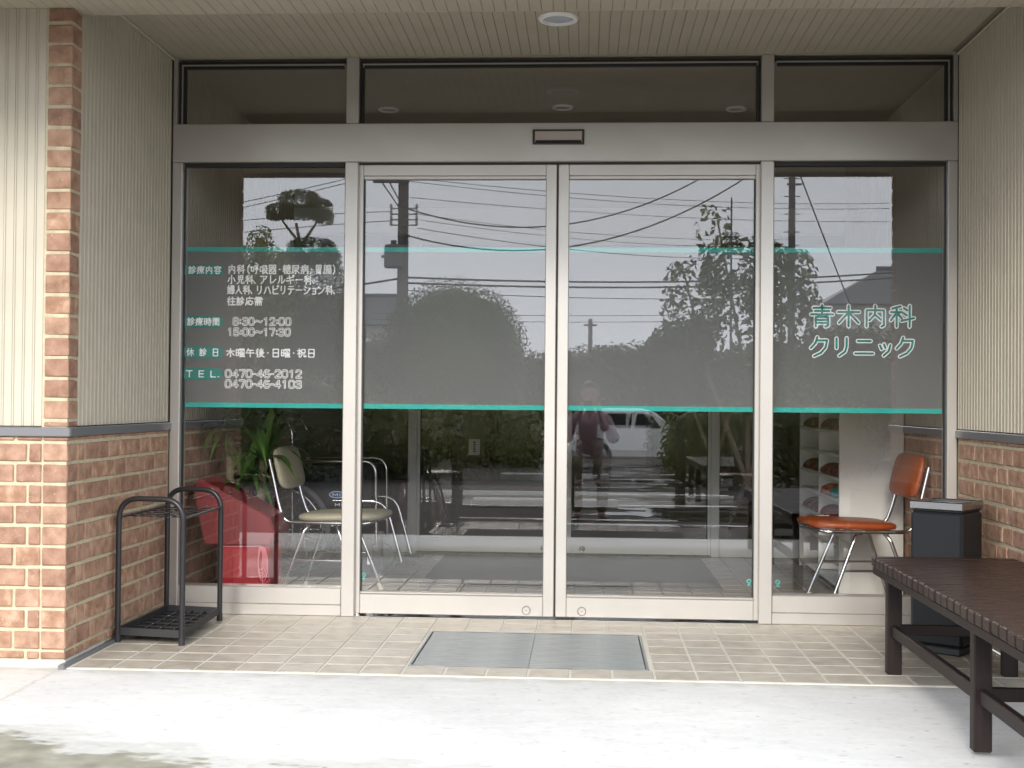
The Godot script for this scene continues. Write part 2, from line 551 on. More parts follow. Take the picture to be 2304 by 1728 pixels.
	for i in range(-9, 16):
		var x0 := TX + TILE * i
		for j in 9:
			var z1 := TZ - TILE * j
			var z0 := z1 - TILE
			var a0 := maxf(x0, LX + 0.03)
			var a1 := minf(x0 + TILE, RX - 0.01)
			z0 = maxf(z0, -0.13)
			if x0 + TILE * 0.5 > mx0 and x0 + TILE * 0.5 < mx1:
				if z1 > mz0 and z0 < mz1 - 0.01:
					if z0 >= mz0:
						continue
					z1 = minf(z1, mz0 - 0.02)
			if a1 - a0 < 0.012 or z1 - z0 < 0.012:
				continue
			var g := 0.0042
			var key := "t%d_%d" % [roundi((a1 - a0) * 1000), roundi((z1 - z0) * 1000)]
			if not cache.has(key):
				cache[key] = bx(Vector3(-(a1 - a0) / 2 + g, -0.012, -(z1 - z0) / 2 + g), Vector3((a1 - a0) / 2 - g, 0, (z1 - z0) / 2 - g), 0.0022)
			part("floor_tile", cache[key], M["tile_%d" % rng.randi_range(0, 2)], fl, Vector3((a0 + a1) / 2, rng.randf_range(-0.0006, 0.0006), (z0 + z1) / 2))
	# drip strip at the foot of the left wall
	part("drip_edge", bx(Vector3(LX - 0.004, -0.02, 0.0), Vector3(LX + 0.022, 0.012, TZ + 0.02), 0.004), M.dado, fl)

	# sunk door mat
	var dm := thing("door_mat", "grey ribbed metal mat sunk into the porch tiles before the doors", "mat", Vector3((mx0 + mx1) / 2, 0, (mz0 + mz1) / 2))
	var hw := (mx1 - mx0) / 2 - 0.012
	var hd := (mz1 - mz0) / 2 - 0.012
	var fr := MB.new()
	fr.box(Vector3(-hw - 0.008, -0.01, -hd - 0.008), Vector3(hw + 0.008, 0.0015, -hd + 0.002), 0.001)
	fr.box(Vector3(-hw - 0.008, -0.01, hd - 0.002), Vector3(hw + 0.008, 0.0015, hd + 0.008), 0.001)
	fr.box(Vector3(-hw - 0.008, -0.01, -hd + 0.0025), Vector3(-hw + 0.002, 0.0015, hd - 0.0025), 0.001)
	fr.box(Vector3(hw - 0.002, -0.01, -hd + 0.0025), Vector3(hw + 0.008, 0.0015, hd - 0.0025), 0.001)
	part("mat_frame", fr.mesh(), M.mat_metal, dm)
	part("mat_tray", bx(Vector3(-hw, -0.02, -hd), Vector3(hw, -0.009, hd)), M.seam, dm)
	var n := 74
	for s in [-1, 1]:
		var rb := MB.new()
		for k in n:
			var z := lerpf(-hd + 0.008, hd - 0.008, float(k) / (n - 1))
			rb.box(Vector3(-hw + 0.006 if s < 0 else 0.0004, -0.009, z - 0.0036), Vector3(-0.0004 if s < 0 else hw - 0.006, -0.002, z + 0.0036), 0.001)
		part("ribbed_panel", rb.mesh(), M.mat_metal, dm)

func slope(z: float) -> float:
	return -0.03 - 0.03 * (clampf(z, 3.3, 38.0) - 3.3)

# ---------------------------------------------------------------- brick and siding
func brick_mesh(w: float, h: float, d: float, variant: int) -> ArrayMesh:
	var key := "b%d_%d_%d_%d" % [roundi(w * 500), roundi(h * 500), roundi(d * 500), variant]
	if not cache.has(key):
		var b := MB.new()
		b.box(Vector3(-w / 2, -h / 2, -d / 2), Vector3(w / 2, h / 2, d / 2), 0.0035)
		var r := RandomNumberGenerator.new()
		r.seed = hash(key)
		var moved := {}
		for i in b.v.size():
			var p := b.v[i].snapped(Vector3.ONE * 0.0002)
			if not moved.has(p):
				moved[p] = Vector3(r.randf_range(-0.0014, 0.0014), r.randf_range(-0.002, 0.002), r.randf_range(-0.0012, 0.0012))
			b.v[i] += moved[p]
		cache[key] = b.mesh()
	return cache[key]

func courses() -> Array:
	var rows := [[0.022, 0.049]]
	for k in 10:
		rows.append([0.0615 + 0.0817 * k, 0.1297 + 0.0817 * k])
	rows.append([0.8785, 0.893])
	return rows

# bricks over a length s0..s1 along the direction u on a face with normal n; origin is where s = 0 and y = 0
func brick_field(wall: Node3D, origin: Vector3, u: Vector3, n: Vector3, s0: float, s1: float, phase: float, first := -1.0) -> void:
	var bas := Basis(u, Vector3.UP, u.cross(Vector3.UP))
	var depth := 0.024
	var r := 0
	for row in courses():
		var s := s0
		var long := r % 2 == 0
		if first < 0.0:
			s = s0 - fmod(phase + (0.19 if r % 2 else 0.0), 0.38)
			long = true
		var k := 0
		while s < s1 - 0.01:
			var len_ := 0.255 if long else 0.125
			if first > 0.0 and k == 0:
				len_ = first if r % 2 == 0 else first * 1.85
				long = false
			var a := maxf(s, s0)
			var e := minf(s + len_, s1)
			if e - a > 0.018:
				var m := brick_mesh(e - a - 0.012, row[1] - row[0], depth, rng.randi_range(0, 2))
				part("brick", m, M["brick_%d" % rng.randi_range(0, 3)], wall, origin + u * ((a + e) / 2) + Vector3.UP * ((row[0] + row[1]) / 2) + n * (rng.randf_range(-0.0015, 0.001) - depth / 2), bas)
			s += len_
			long = not long
			k += 1
		r += 1

func board_mesh(w: float, h: float, d: float) -> ArrayMesh:
	var key := "s%d_%d_%d" % [roundi(w * 2000), roundi(h * 1000), roundi(d * 1000)]
	if not cache.has(key):
		var b := MB.new()
		b.box(Vector3(-w / 2, 0, -d), Vector3(w / 2, h, 0), 0.001)
		b.box(Vector3(-w / 2 + 0.001, 0.0, -0.001), Vector3(-w / 2 + 0.0085, h, 0.0042), 0.0018)
		cache[key] = b.mesh()
	return cache[key]

func siding(wall: Node3D, origin: Vector3, u: Vector3, n: Vector3, s0: float, s1: float, y0: float, y1: float) -> void:
	var pitch := 0.041
	var bas := Basis(u, Vector3.UP, n)
	if u.cross(Vector3.UP).dot(n) < 0.0:
		bas = Basis(-u, Vector3.UP, n)
	var k := 0
	while s0 + pitch * k < s1 - 0.004:
		var a := s0 + pitch * k
		var e := minf(a + pitch, s1)
		if e - a > 0.008:
			part("siding_board", board_mesh(e - a - 0.0012, y1 - y0, 0.009), M.siding, wall, origin + u * ((a + e) / 2) + Vector3.UP * y0 + n * rng.randf_range(-0.0004, 0.0004), bas)
		k += 1

func column(wall: Node3D, x: float, z: float, sx: float) -> void:
	# corner bricks, one per course, from the ground up to the soffit; (x, z) is the outer corner
	for row in courses():
		var m := brick_mesh(0.098, row[1] - row[0], 0.098, rng.randi_range(0, 2))
		part("corner_brick", m, M["brick_%d" % rng.randi_range(0, 3)], wall, Vector3(x - sx * 0.049, (row[0] + row[1]) / 2, z - 0.049))
	var y := 0.933
	var k := 0
	while y < EAVE - 0.005:
		var top := minf(0.9525 + 0.0825 * k, EAVE - 0.003)
		var m := brick_mesh(0.098, top - y, 0.092, rng.randi_range(0, 2))
		part("corner_brick", m, M["brick_%d" % rng.randi_range(0, 3)], wall, Vector3(x - sx * 0.049 + rng.randf_range(-0.001, 0.001), (y + top) / 2, z - 0.046 + rng.randf_range(-0.001, 0.001)))
		y = top + 0.0125
		k += 1

func side_walls() -> void:
	for s in [-1, 1]:
		var x: float = LX if s < 0 else RX
		var o: float = s           # outward direction, away from the doorway
		var wall := thing("porch_wall", "left porch wall of brick and beige siding with brick corner column" if s < 0 else "right porch wall of brick below beige siding beside the ash bin", "wall", Vector3.ZERO, 0.0, "porch side walls")
		var core := MB.new()
		# mortar bed stands 5 mm behind the brick faces; above the dado it is the groove colour of the siding
		core.box(Vector3(minf(x + o * 0.006, x + o * 4.0), 0.0, -0.1), Vector3(maxf(x + o * 0.006, x + o * 4.0), 0.9, FZ - 0.006))
		part("mortar", core.mesh(), M.mortar, wall)
		var up := MB.new()
		up.box(Vector3(minf(x + o * 0.011, x + o * 4.0), 0.902, -0.1), Vector3(maxf(x + o * 0.011, x + o * 4.0), 2.75, FZ - 0.014))
		part("siding_backing", up.mesh(), M.siding_gap, wall)
		# mortar strip behind the column bricks
		var cb := MB.new()
		cb.box(Vector3(minf(x + o * 0.0045, x + o * 0.107), 0.93, FZ - 0.099), Vector3(maxf(x + o * 0.0045, x + o * 0.107), EAVE, FZ - 0.0045))
		part("column_mortar", cb.mesh(), M.mortar, wall)
		var n_in := Vector3(-o, 0, 0)
		# the return towards the doors
		brick_field(wall, Vector3(x, 0, FZ - 0.104), Vector3(0, 0, -1), n_in, 0.0, FZ - 0.104, 0.05, 0.081)
		siding(wall, Vector3(x + o * 0.003, 0, FZ - 0.101), Vector3(0, 0, -1), n_in, 0.0, FZ - 0.101 - 0.002, 0.935, CEIL + 0.01)
		# the front
		brick_field(wall, Vector3(x + o * 0.1, 0, FZ), Vector3(o, 0, 0), Vector3(0, 0, 1), 0.0, 1.1, 0.0, 0.06)
		siding(wall, Vector3(x + o * 0.108, 0, FZ - 0.006), Vector3(o, 0, 0), Vector3(0, 0, 1), 0.0, 1.2, 0.935, EAVE)
		column(wall, x, FZ, -o)
		# dado moulding
		var da := MB.new()
		da.box(Vector3(minf(x - o * 0.012, x + o * 4.0), 0.8945, FZ + 0.0005), Vector3(maxf(x - o * 0.012, x + o * 4.0), 0.931, FZ + 0.012), 0.003)
		da.box(Vector3(minf(x - o * 0.012, x + o * 0.0095), 0.8945, -0.0), Vector3(maxf(x - o * 0.012, x + o * 0.0095), 0.931, FZ + 0.0), 0.003)
		part("dado_rail", da.mesh(), M.dado, wall)
		var se := MB.new()
		se.box(Vector3(minf(x + o * 0.0025, x + o * 0.02), 0.9312, 0.0), Vector3(maxf(x + o * 0.0025, x + o * 0.02), 0.9348, FZ - 0.11))
		part("dado_shadow_gap", se.mesh(), M.gasket, wall)
		part("footing", bx(Vector3(minf(x - o * 0.004, x + o * 4.0), -0.1, FZ - 0.4), Vector3(maxf(x - o * 0.004, x + o * 4.0), 0.0195, FZ + 0.003), 0.003), M.kerb_concrete, wall)

# ---------------------------------------------------------------- ceilings
func ceilings() -> void:
	var c := struct_root("porch_ceiling")
	part("ceiling_backing", bx(Vector3(LX - 0.3, CEIL + 0.011, -0.02), Vector3(RX + 0.3, 3.3, 1.098)), M.soffit_gap, c)
	var pitch := 0.0462
	var w := RX - LX
	var n := int(w / pitch)
	var key_mesh := bx(Vector3(-pitch / 2 + 0.0007, 0, 0.0), Vector3(pitch / 2 - 0.0007, 0.012, 1.097), 0.0012)
	for i in n:
		part("ceiling_board", key_mesh, M.soffit, c, Vector3(LX + pitch * (i + 0.5), CEIL + rng.randf_range(-0.0004, 0.0004), 0.0))
	var tr := MB.new()
	tr.box(Vector3(LX + 0.001, CEIL - 0.012, 0.0), Vector3(LX + 0.012, CEIL - 0.0005, 1.097), 0.003)
	tr.box(Vector3(RX - 0.012, CEIL - 0.012, 0.0), Vector3(RX - 0.001, CEIL - 0.0005, 1.097), 0.003)
	part("ceiling_trim", tr.mesh(), M.siding, c)
	var e := struct_root("eave")
	part("eave_backing", bx(Vector3(-7, EAVE + 0.012, 1.1), Vector3(7, 3.3, 2.3)), M.soffit_gap, e)
	part("eave_back_trim", bx(Vector3(-7, EAVE, 1.1001), Vector3(7, EAVE + 0.0115, 1.108), 0.002), M.soffit, e)
	part("fascia", bx(Vector3(-7, EAVE - 0.03, 2.301), Vector3(7, 2.95, 2.33), 0.004), M.dado, e)
	var em := bx(Vector3(-pitch / 2 + 0.0007, 0, 1.11), Vector3(pitch / 2 - 0.0007, 0.013, 2.298), 0.0012)
	for i in range(-72, 72):
		part("eave_board", em, M.soffit, e, Vector3(LX + pitch * (i + 0.5) + w / 2, EAVE + rng.randf_range(-0.0004, 0.0004), 0.0))
	# the storey above and the roof over the rooms behind
	var up := thing("clinic_building", "pale upper storey and roof of the clinic above the porch", "building")
	part("upper_wall", bx(Vector3(-6.0, 3.3, -0.25), Vector3(6.0, 5.6, 0.05)), M.siding, up)
	part("roof", bx(Vector3(-6.0, 2.96, -8.0), Vector3(6.0, 3.2, -0.26)), M.roof_tile, up)
	part("rear_wall", bx(Vector3(-6.0, -0.1, -8.2), Vector3(6.0, 2.95, -8.0)), M.house_wall, up)
	var lights := [[Vector3(-0.124, CEIL, 0.592), 0.089, "large round white downlight in the porch ceiling above the doors"]]
	for l in lights:
		downlight(l[0], l[1], l[2], "")

func downlight(at: Vector3, r: float, label: String, group: String) -> void:
	var d := thing("downlight", label, "ceiling light", at, 0.0, group)
	var b := MB.new()
	b.lathe([Vector2(r * 0.74, -0.001), Vector2(r * 0.78, -0.012), Vector2(r * 0.93, -0.011), Vector2(r, -0.0005)], Vector3.ZERO, Vector3.UP, 32)
	part("trim_ring", b.mesh(), M.lamp_ring, d)
	b = MB.new()
	b.lathe([Vector2(r * 0.745, -0.0035), Vector2(0, -0.0075)], Vector3.ZERO, Vector3.UP, 32)
	part("lens", b.mesh(), M.lamp_lens, d)

# ---------------------------------------------------------------- lettering drawn stroke by stroke
# each glyph: strokes of x,y points on a 100 x 100 field, y down
const GLYPHS := """
診|20,4 28,14;5,22 42,22;12,36 38,36;12,50 38,50;12,64 38,64 38,92 12,92 12,64;70,4 48,36;70,4 96,36;76,34 54,54;82,48 56,72;90,64 54,94
療|56,2 56,12;22,14 98,14;26,14 24,60 8,96;6,26 16,38;4,62 24,50;34,28 92,28;62,18 56,30 34,50;62,28 92,50;46,46 80,46 80,66 46,66 46,46;46,56 80,56;63,66 63,96;46,74 34,90;78,74 92,90
内|14,24 14,96;14,24 86,24 86,90 76,96;50,4 50,30 46,46 26,68;50,44 74,66
容|50,2 50,12;10,28 10,14 90,14 90,28;36,20 22,36;64,20 78,36;50,34 10,66;50,34 90,66;30,66 70,66 70,94 30,94 30,66
時|8,14 36,14 36,82 8,82 8,14;8,48 36,48;46,18 94,18;70,4 70,36;42,36 98,36;44,56 98,56;82,44 82,92 70,96;54,68 62,82
間|12,8 12,96;12,8 44,8 44,40 12,40;12,24 44,24;56,8 88,8 88,92 80,96;56,8 56,40 88,40;56,24 88,24;36,52 64,52 64,86 36,86 36,52;36,69 64,69
休|28,4 6,48;20,30 20,96;34,32 98,32;66,4 66,96;66,32 36,78;66,32 96,78
日|20,8 80,8 80,94 20,94 20,8;20,50 80,50
科|44,6 10,16;4,32 50,32;28,12 28,96;28,34 4,68;28,34 50,60;58,14 72,24;56,36 70,46;48,70 100,58;82,4 82,96
呼|6,24 34,24 34,70 6,70 6,24;90,6 46,14;52,24 58,38;88,22 80,38;40,50 98,50;70,12 70,92 58,94
吸|6,24 34,24 34,70 6,70 6,24;40,12 84,12 76,40 94,40 80,74 44,96;54,12 52,50 36,92;56,44 70,76 98,96
器|10,6 42,6 42,30 10,30 10,6;58,6 90,6 90,30 58,30 58,6;4,46 96,46;50,32 44,50 6,66;52,46 96,66;10,70 42,70 42,96 10,96 10,70;58,70 90,70 90,96 58,96 58,70;70,34 80,40
糖|8,16 16,32;38,14 30,32;2,42 44,42;23,4 23,96;23,44 4,72;24,44 44,66;72,2 72,12;52,12 98,12;52,12 52,56 42,94;58,26 92,26 92,50;58,38 98,38;58,50 92,50;75,16 75,66;60,68 92,68 92,94 60,94 60,68
尿|14,10 88,10 88,34;14,34 88,34;14,10 14,60 4,96;54,42 54,94 44,96;24,56 46,56 20,88;86,46 60,64;56,56 96,90
病|56,2 56,12;22,14 98,14;26,14 24,60 8,96;6,26 16,38;4,62 24,50;34,30 98,30;38,46 38,96;38,46 94,46 94,94 86,96;66,30 62,60 44,76;64,56 84,74
胃|20,6 80,6 80,44 20,44 20,6;20,25 80,25;50,6 50,44;26,54 26,96;26,54 74,54 74,92 64,96;26,68 74,68;26,82 74,82
腸|10,8 10,60 4,94;10,8 36,8 36,90 28,94;10,32 36,32;10,54 36,54;52,6 90,6 90,38 52,38 52,6;52,22 90,22;42,50 100,50;56,52 42,74;54,64 94,64 90,92 80,96;70,66 50,92;82,66 66,94
小|50,4 50,92 38,96;24,32 6,72;74,32 94,70
児|26,8 26,50;44,8 80,8 80,50 44,50 44,8;44,29 80,29;38,54 34,78 8,96;62,54 62,90 94,92 94,76
婦|22,4 8,62 38,92;38,26 28,66 4,94;2,30 42,30;50,8 92,8 92,34 50,34;50,21 92,21;46,58 46,46 98,46 98,58;52,90 52,62 92,62 92,84 84,88;72,48 72,98
人|50,6 46,46 8,94;50,30 64,66 94,94
往|30,4 8,30;32,28 6,58;22,46 22,96;62,4 72,14;42,24 96,24;46,56 92,56;38,92 100,92;69,24 69,92
応|52,2 52,14;14,16 96,16;18,16 16,60 4,96;32,52 26,84;44,42 44,88 78,90 80,76;56,36 68,54;82,48 96,76
需|14,6 86,6;6,34 6,20 94,20 94,34;50,6 50,44;22,28 38,30;22,40 38,42;62,28 78,30;62,40 78,42;8,54 92,54;50,54 46,66;16,66 16,96;16,66 84,66 84,96;38,66 38,94;62,66 62,94
木|6,32 94,32;50,4 50,96;50,34 10,80;50,34 92,80
曜|4,16 30,16 30,82 4,82 4,16;4,48 30,48;40,8 64,8 64,34;40,20 62,18;70,8 94,8 94,34;70,20 92,18;54,38 38,60;48,50 48,96;48,52 98,52;74,38 74,94;50,66 94,66;50,79 94,79;48,94 100,94
午|30,4 14,36;24,22 86,22;4,52 96,52;52,22 52,96
後|30,4 8,30;32,28 6,58;22,46 22,96;66,4 48,22 64,28;86,14 46,46 90,42;78,32 96,50;62,50 40,74;56,58 86,58 64,84 40,96;54,66 74,86 98,96
祝|22,2 26,14;4,24 40,24 6,62;24,44 24,96;28,48 42,60;50,10 90,10 90,46 50,46 50,10;58,48 54,74 38,96;78,48 78,90 98,92 98,76
青|14,14 86,14;20,28 80,28;4,43 96,43;50,2 50,43;24,55 24,97;24,55 76,55 76,92 64,97;24,68 76,68;24,81 76,81
ア|10,14 90,14 76,40 56,50;52,30 48,66 20,96
レ|26,8 26,90 60,76 92,46
ル|30,14 28,58 8,92;56,8 56,90 78,76 96,50
ギ|8,36 80,24;4,66 90,52;38,6 58,98;78,2 84,16;92,0 98,12
ー|8,50 92,50
リ|24,10 24,58;74,8 74,50 66,76 38,96
ハ|34,24 26,60 6,90;62,18 82,54 94,88
ビ|20,8 20,86 30,92 88,92;20,50 60,42 82,32;74,4 82,18;90,2 98,14
テ|20,12 80,12;6,40 94,40;54,40 48,74 22,98
シ|18,12 40,26;8,40 30,54;14,94 56,78 92,30
ョ|26,34 78,34 78,94 26,94;30,63 78,63
ン|12,18 40,34;12,92 56,76 94,28
ク|40,4 30,34 8,58;36,20 88,20 80,56 58,82 24,98
ニ|18,22 82,22;6,84 94,84
ッ|22,44 32,62;46,38 54,56;84,42 74,72 44,94
、|16,72 34,92
・|46,50 54,50
（|70,2 52,26 52,74 70,98
）|30,2 48,26 48,74 30,98
0|26,12 74,12 90,28 90,76 74,92 26,92 10,76 10,28 26,12
1|26,26 54,12 54,92
2|12,30 24,12 76,12 88,26 88,42 12,92 92,92
3|12,24 28,12 74,12 88,26 74,50 36,50;74,50 90,66 90,78 74,92 26,92 10,80
4|70,92 70,12 8,68 94,68
5|86,12 20,12 16,48 74,46 90,60 90,78 74,92 24,92 10,80
6|84,16 32,12 10,36 10,76 26,92 74,92 90,76 90,62 74,48 26,48 10,62
7|10,12 90,12 50,92
8|26,12 74,12 88,24 88,38 74,50 26,50 12,38 12,24 26,12;26,50 10,62 10,80 26,92 74,92 90,80 90,62 74,50
:|50,36 50,40;50,70 50,74
-|16,54 84,54
~|6,58 22,44 40,46 60,58 78,60 94,46
T|10,10 90,10;50,10 50,92
E|20,10 20,92;20,10 86,10;20,50 80,50;20,92 86,92
L|20,10 20,92 88,92
.|46,88 54,88
M|10,92 10,12 50,70 90,12 90,92
i|50,36 50,92;50,12 50,16
"""
var glyphs := {}

func advance(ch: String) -> float:
	if ch in "（）・":
		return 0.62
	if ch in "0123456789":
		return 0.78
	return {"、": 0.62, ":": 0.36, "-": 0.44, ".": 0.4, " ": 0.55, "1": 0.6, "i": 0.4, "ッ": 0.82, "ョ": 0.8}.get(ch, 1.0)

# flat strokes of the given width: a strip per segment with round ends, a hair apart so that none share a plane
func strokes(b: MB, pts: PackedVector2Array, w: float, z: float, count: Array) -> void:
	var h := w / 2
	for i in pts.size():
		var zz: float = z + (count[0] % 9) * 0.00006
		count[0] += 1
		var m := b.add(Vector3(pts[i].x, pts[i].y, zz), Vector3(0, 0, 1))
		var ring := []
		for k in 8:
			ring.append(b.add(Vector3(pts[i].x + h * cos(TAU * k / 8), pts[i].y + h * sin(TAU * k / 8), zz), Vector3(0, 0, 1)))
		for k in 8:
			b.face(m, ring[k], ring[(k + 1) % 8])
		if i > 0:
			zz = z + (count[0] % 9) * 0.00006
			count[0] += 1
			var d := (pts[i] - pts[i - 1]).normalized().orthogonal() * h
			var a := pts[i - 1]
			var e := pts[i]
			b.quad(Vector3(a.x - d.x, a.y - d.y, zz), Vector3(a.x + d.x, a.y + d.y, zz), Vector3(e.x + d.x, e.y + d.y, zz), Vector3(e.x - d.x, e.y - d.y, zz), Vector3(0, 0, 1))

func lettering(parent: Node3D, text: String, x0: float, x1: float, cy: float, h: float, outer: float, inner: float, z := -0.0532, om: Material = null, im: Material = null) -> void:
	if glyphs.is_empty():
		for line in GLYPHS.strip_edges().split("\n"):
			var two := line.split("|")
			var list := []
			for s in two[1].split(";"):
				var pv := PackedVector2Array()
				for p in s.split(" "):
					var xy := p.split(",")
					pv.append(Vector2(float(xy[0]), float(xy[1])) / 100.0)
				list.append(pv)
			glyphs[two[0]] = list
	var total := 0.0
	for ch in text:
		total += advance(ch)
	var unit := (x1 - x0) / total
	var bo := MB.new()
	var bi := MB.new()
	var cn := [0]
	var x := x0
	for ch in text:
		var adv := advance(ch) * unit
		if glyphs.has(ch):
			var gw := adv * 0.9
			if ch in "（）・、:.i":
				gw = unit * 0.9
			for s in glyphs[ch]:
				var pv := PackedVector2Array()
				for p in s:
					pv.append(Vector2(x + adv / 2 + (p.x - 0.5) * gw, cy + (0.5 - p.y) * h))
				strokes(bo, pv, outer, z, cn)
				if inner > 0.0:
					strokes(bi, pv, inner, z + 0.0009, cn)
		x += adv
	part("lettering", bo.mesh(), om if om else M.white_vinyl, parent)
	if inner > 0.0:
		part("lettering_fill", bi.mesh(), im if im else M.hollow_vinyl, parent)

func badge(parent: Node3D, x0: float, x1: float, cy: float, h: float) -> void:
	var b := MB.new()
	var r := h / 2
	var m := b.add(Vector3((x0 + x1) / 2, cy, -0.0538), Vector3(0, 0, 1))
	var ring := []
	for k in 25:
		var a := PI / 2 + PI * k / 24
		ring.append(b.add(Vector3(x0 + r + r * cos(a), cy + r * sin(a), -0.0538), Vector3(0, 0, 1)))
	for k in 25:
		var a := -PI / 2 + PI * k / 24
		ring.append(b.add(Vector3(x1 - r + r * cos(a), cy + r * sin(a), -0.0538), Vector3(0, 0, 1)))
	for k in ring.size():
		b.face(m, ring[k], ring[(k + 1) % ring.size()])
	part("badge", b.mesh(), M.teal_dark, parent)

func emblem(parent: Node3D, at: Vector3) -> void:
	var b := MB.new()
	var cn := [0]
	var pv := PackedVector2Array()
	for k in 13:
		pv.append(Vector2(at.x + 0.0085 * cos(TAU * k / 12), at.y + 0.006 + 0.0085 * sin(TAU * k / 12)))
	strokes(b, pv, 0.0065, at.z, cn)
	strokes(b, PackedVector2Array([Vector2(at.x - 0.007, at.y - 0.0125), Vector2(at.x + 0.006, at.y - 0.0135)]), 0.006, at.z, cn)
	strokes(b, PackedVector2Array([Vector2(at.x, at.y - 0.004), Vector2(at.x, at.y - 0.012)]), 0.005, at.z, cn)
	part("emblem", b.mesh(), M.teal, parent)

# ---------------------------------------------------------------- the glazed front
const M1A := -1.168
const M1B := -1.1017
const M2A := 0.8337
const M2B := 0.8982
const HB := 2.205
const HT := 2.392
const T1 := 1.784
const T2 := 1.018

func shopfront() -> void:
	var f := thing("entrance_frame", "pale aluminium frame of the glazed clinic entrance with wide header beam", "door frame")
	part("header", bx(Vector3(LX + 0.001, HB, -0.1), Vector3(RX - 0.001, HT, 0.0), 0.004), M.frame, f)
	for m in [[M1A, M1B], [M2A, M2B]]:
		part("mullion", bx(Vector3(m[0], 0.0, -0.028), Vector3(m[1], HB - 0.0005, -0.001), 0.004), M.frame, f)
		part("mullion", bx(Vector3(m[0] + 0.002, HT + 0.0005, -0.095), Vector3(m[1] - 0.002, CEIL + 0.01, -0.006), 0.003), M.frame, f)
	part("mullion_back", bx(Vector3(M1A + 0.001, 0.0, -0.1), Vector3(M1A + 0.024, HB - 0.001, -0.0285)), M.frame, f)
	part("mullion_back", bx(Vector3(M2B - 0.024, 0.0, -0.1), Vector3(M2B - 0.001, HB - 0.001, -0.0285)), M.frame, f)
	part("jamb", bx(Vector3(LX + 0.001, 0.0, -0.1), Vector3(-1.972, HB - 0.0005, -0.003), 0.004), M.frame, f)
	part("jamb", bx(Vector3(1.712, 0.0, -0.1), Vector3(RX - 0.001, HB - 0.0005, -0.003), 0.004), M.frame, f)
	part("jamb", bx(Vector3(LX + 0.001, HT + 0.0005, -0.1), Vector3(LX + 0.02, CEIL + 0.01, -0.006), 0.002), M.frame, f)
	part("jamb", bx(Vector3(RX - 0.02, HT + 0.0005, -0.1), Vector3(RX - 0.001, CEIL + 0.01, -0.006), 0.002), M.frame, f)
	part("head_track", bx(Vector3(M1A + 0.03, HB - 0.012, -0.095), Vector3(M2B - 0.03, HB - 0.0005, -0.03)), M.gasket, f)
	part("threshold", bx(Vector3(M1A + 0.025, -0.012, -0.1), Vector3(M2B - 0.025, 0.003, -0.012), 0.002), M.steel, f)
	# opening sensor on the header
	var s := thing("door_sensor", "small bronze framed motion sensor on the header above the sliding doors", "sensor", Vector3(-0.132, 2.3205, 0.0))
	var b := MB.new()
	b.box(Vector3(-0.124, -0.0355, 0.0002), Vector3(0.124, -0.028, 0.016), 0.002)
	b.box(Vector3(-0.124, 0.029, 0.0002), Vector3(0.124, 0.0355, 0.016), 0.002)
	b.box(Vector3(-0.124, -0.0278, 0.0002), Vector3(-0.1155, 0.0288, 0.016), 0.002)
	b.box(Vector3(0.1155, -0.0278, 0.0002), Vector3(0.124, 0.0288, 0.016), 0.002)
	part("bezel", b.mesh(), M.sensor_dark, s)
	part("cover", bx(Vector3(-0.115, -0.016, 0.0003), Vector3(0.115, 0.0285, 0.013), 0.003), M.sensor_panel, s)
	b = MB.new()
	b.quad(Vector3(-0.115, -0.0275, 0.003), Vector3(0.115, -0.0275, 0.003), Vector3(0.108, -0.0165, 0.0128), Vector3(-0.108, -0.0165, 0.0128), Vector3(0, -0.6, 0.8))
	part("lens_strip", b.mesh(), M.gasket, s)

	# transom lights
	var tl := [[LX + 0.021, M1A + 0.0015, "left transom pane over the sidelight with the opening hours"], [M1B - 0.0015, M2A + 0.0015, "long middle transom pane above the two sliding doors"], [M2B - 0.0015, RX - 0.021, "right transom pane over the sidelight with the clinic name"]]
	for t in tl:
		var o := thing("transom_window", t[2], "window", Vector3.ZERO, 0.0, "transom windows above the header")
		var x0: float = t[0]
		var x1: float = t[1]
		var bt := MB.new()
		for k in [[0.0, 0.012, -0.03], [0.0195, 0.032, -0.036]]:
			bt.box(Vector3(x0 + k[0], CEIL - 0.012 - k[1], -0.06), Vector3(x1 - k[0], CEIL - 0.012 - k[0], k[2]))
			if x0 < -1.5:
				bt.box(Vector3(x0 + k[0], HT + 0.001, -0.06), Vector3(x0 + k[1], CEIL - 0.012 - k[1] - 0.0004, k[2]))
			elif x1 > 1.5:
				bt.box(Vector3(x1 - k[1], HT + 0.001, -0.06), Vector3(x1 - k[0], CEIL - 0.012 - k[1] - 0.0004, k[2]))
			else:
				bt.box(Vector3(x0 + k[0] * 0.6, HT + 0.001, -0.06), Vector3(x0 + k[1] * 0.6, CEIL - 0.012 - k[1] - 0.0004, k[2]))
				bt.box(Vector3(x1 - k[1] * 0.6, HT + 0.001, -0.06), Vector3(x1 - k[0] * 0.6, CEIL - 0.012 - k[1] - 0.0004, k[2]))
		part("gasket", bt.mesh(), M.gasket, o)
		bt = MB.new()
		bt.box(Vector3(x0 + 0.0125, CEIL - 0.0313, -0.058), Vector3(x1 - 0.0125, CEIL - 0.0244, -0.033))
		if x0 < -1.5:
			bt.box(Vector3(x0 + 0.0125, HT + 0.001, -0.058), Vector3(x0 + 0.0192, CEIL - 0.032, -0.033))
		elif x1 > 1.5:
			bt.box(Vector3(x1 - 0.0192, HT + 0.001, -0.058), Vector3(x1 - 0.0125, CEIL - 0.032, -0.033))
		part("glazing_bead", bt.mesh(), M.frame, o)
		part("pane", bx(Vector3(x0 + 0.002, HT + 0.001, -0.054), Vector3(x1 - 0.002, CEIL - 0.013, -0.048)), M.pane, o)

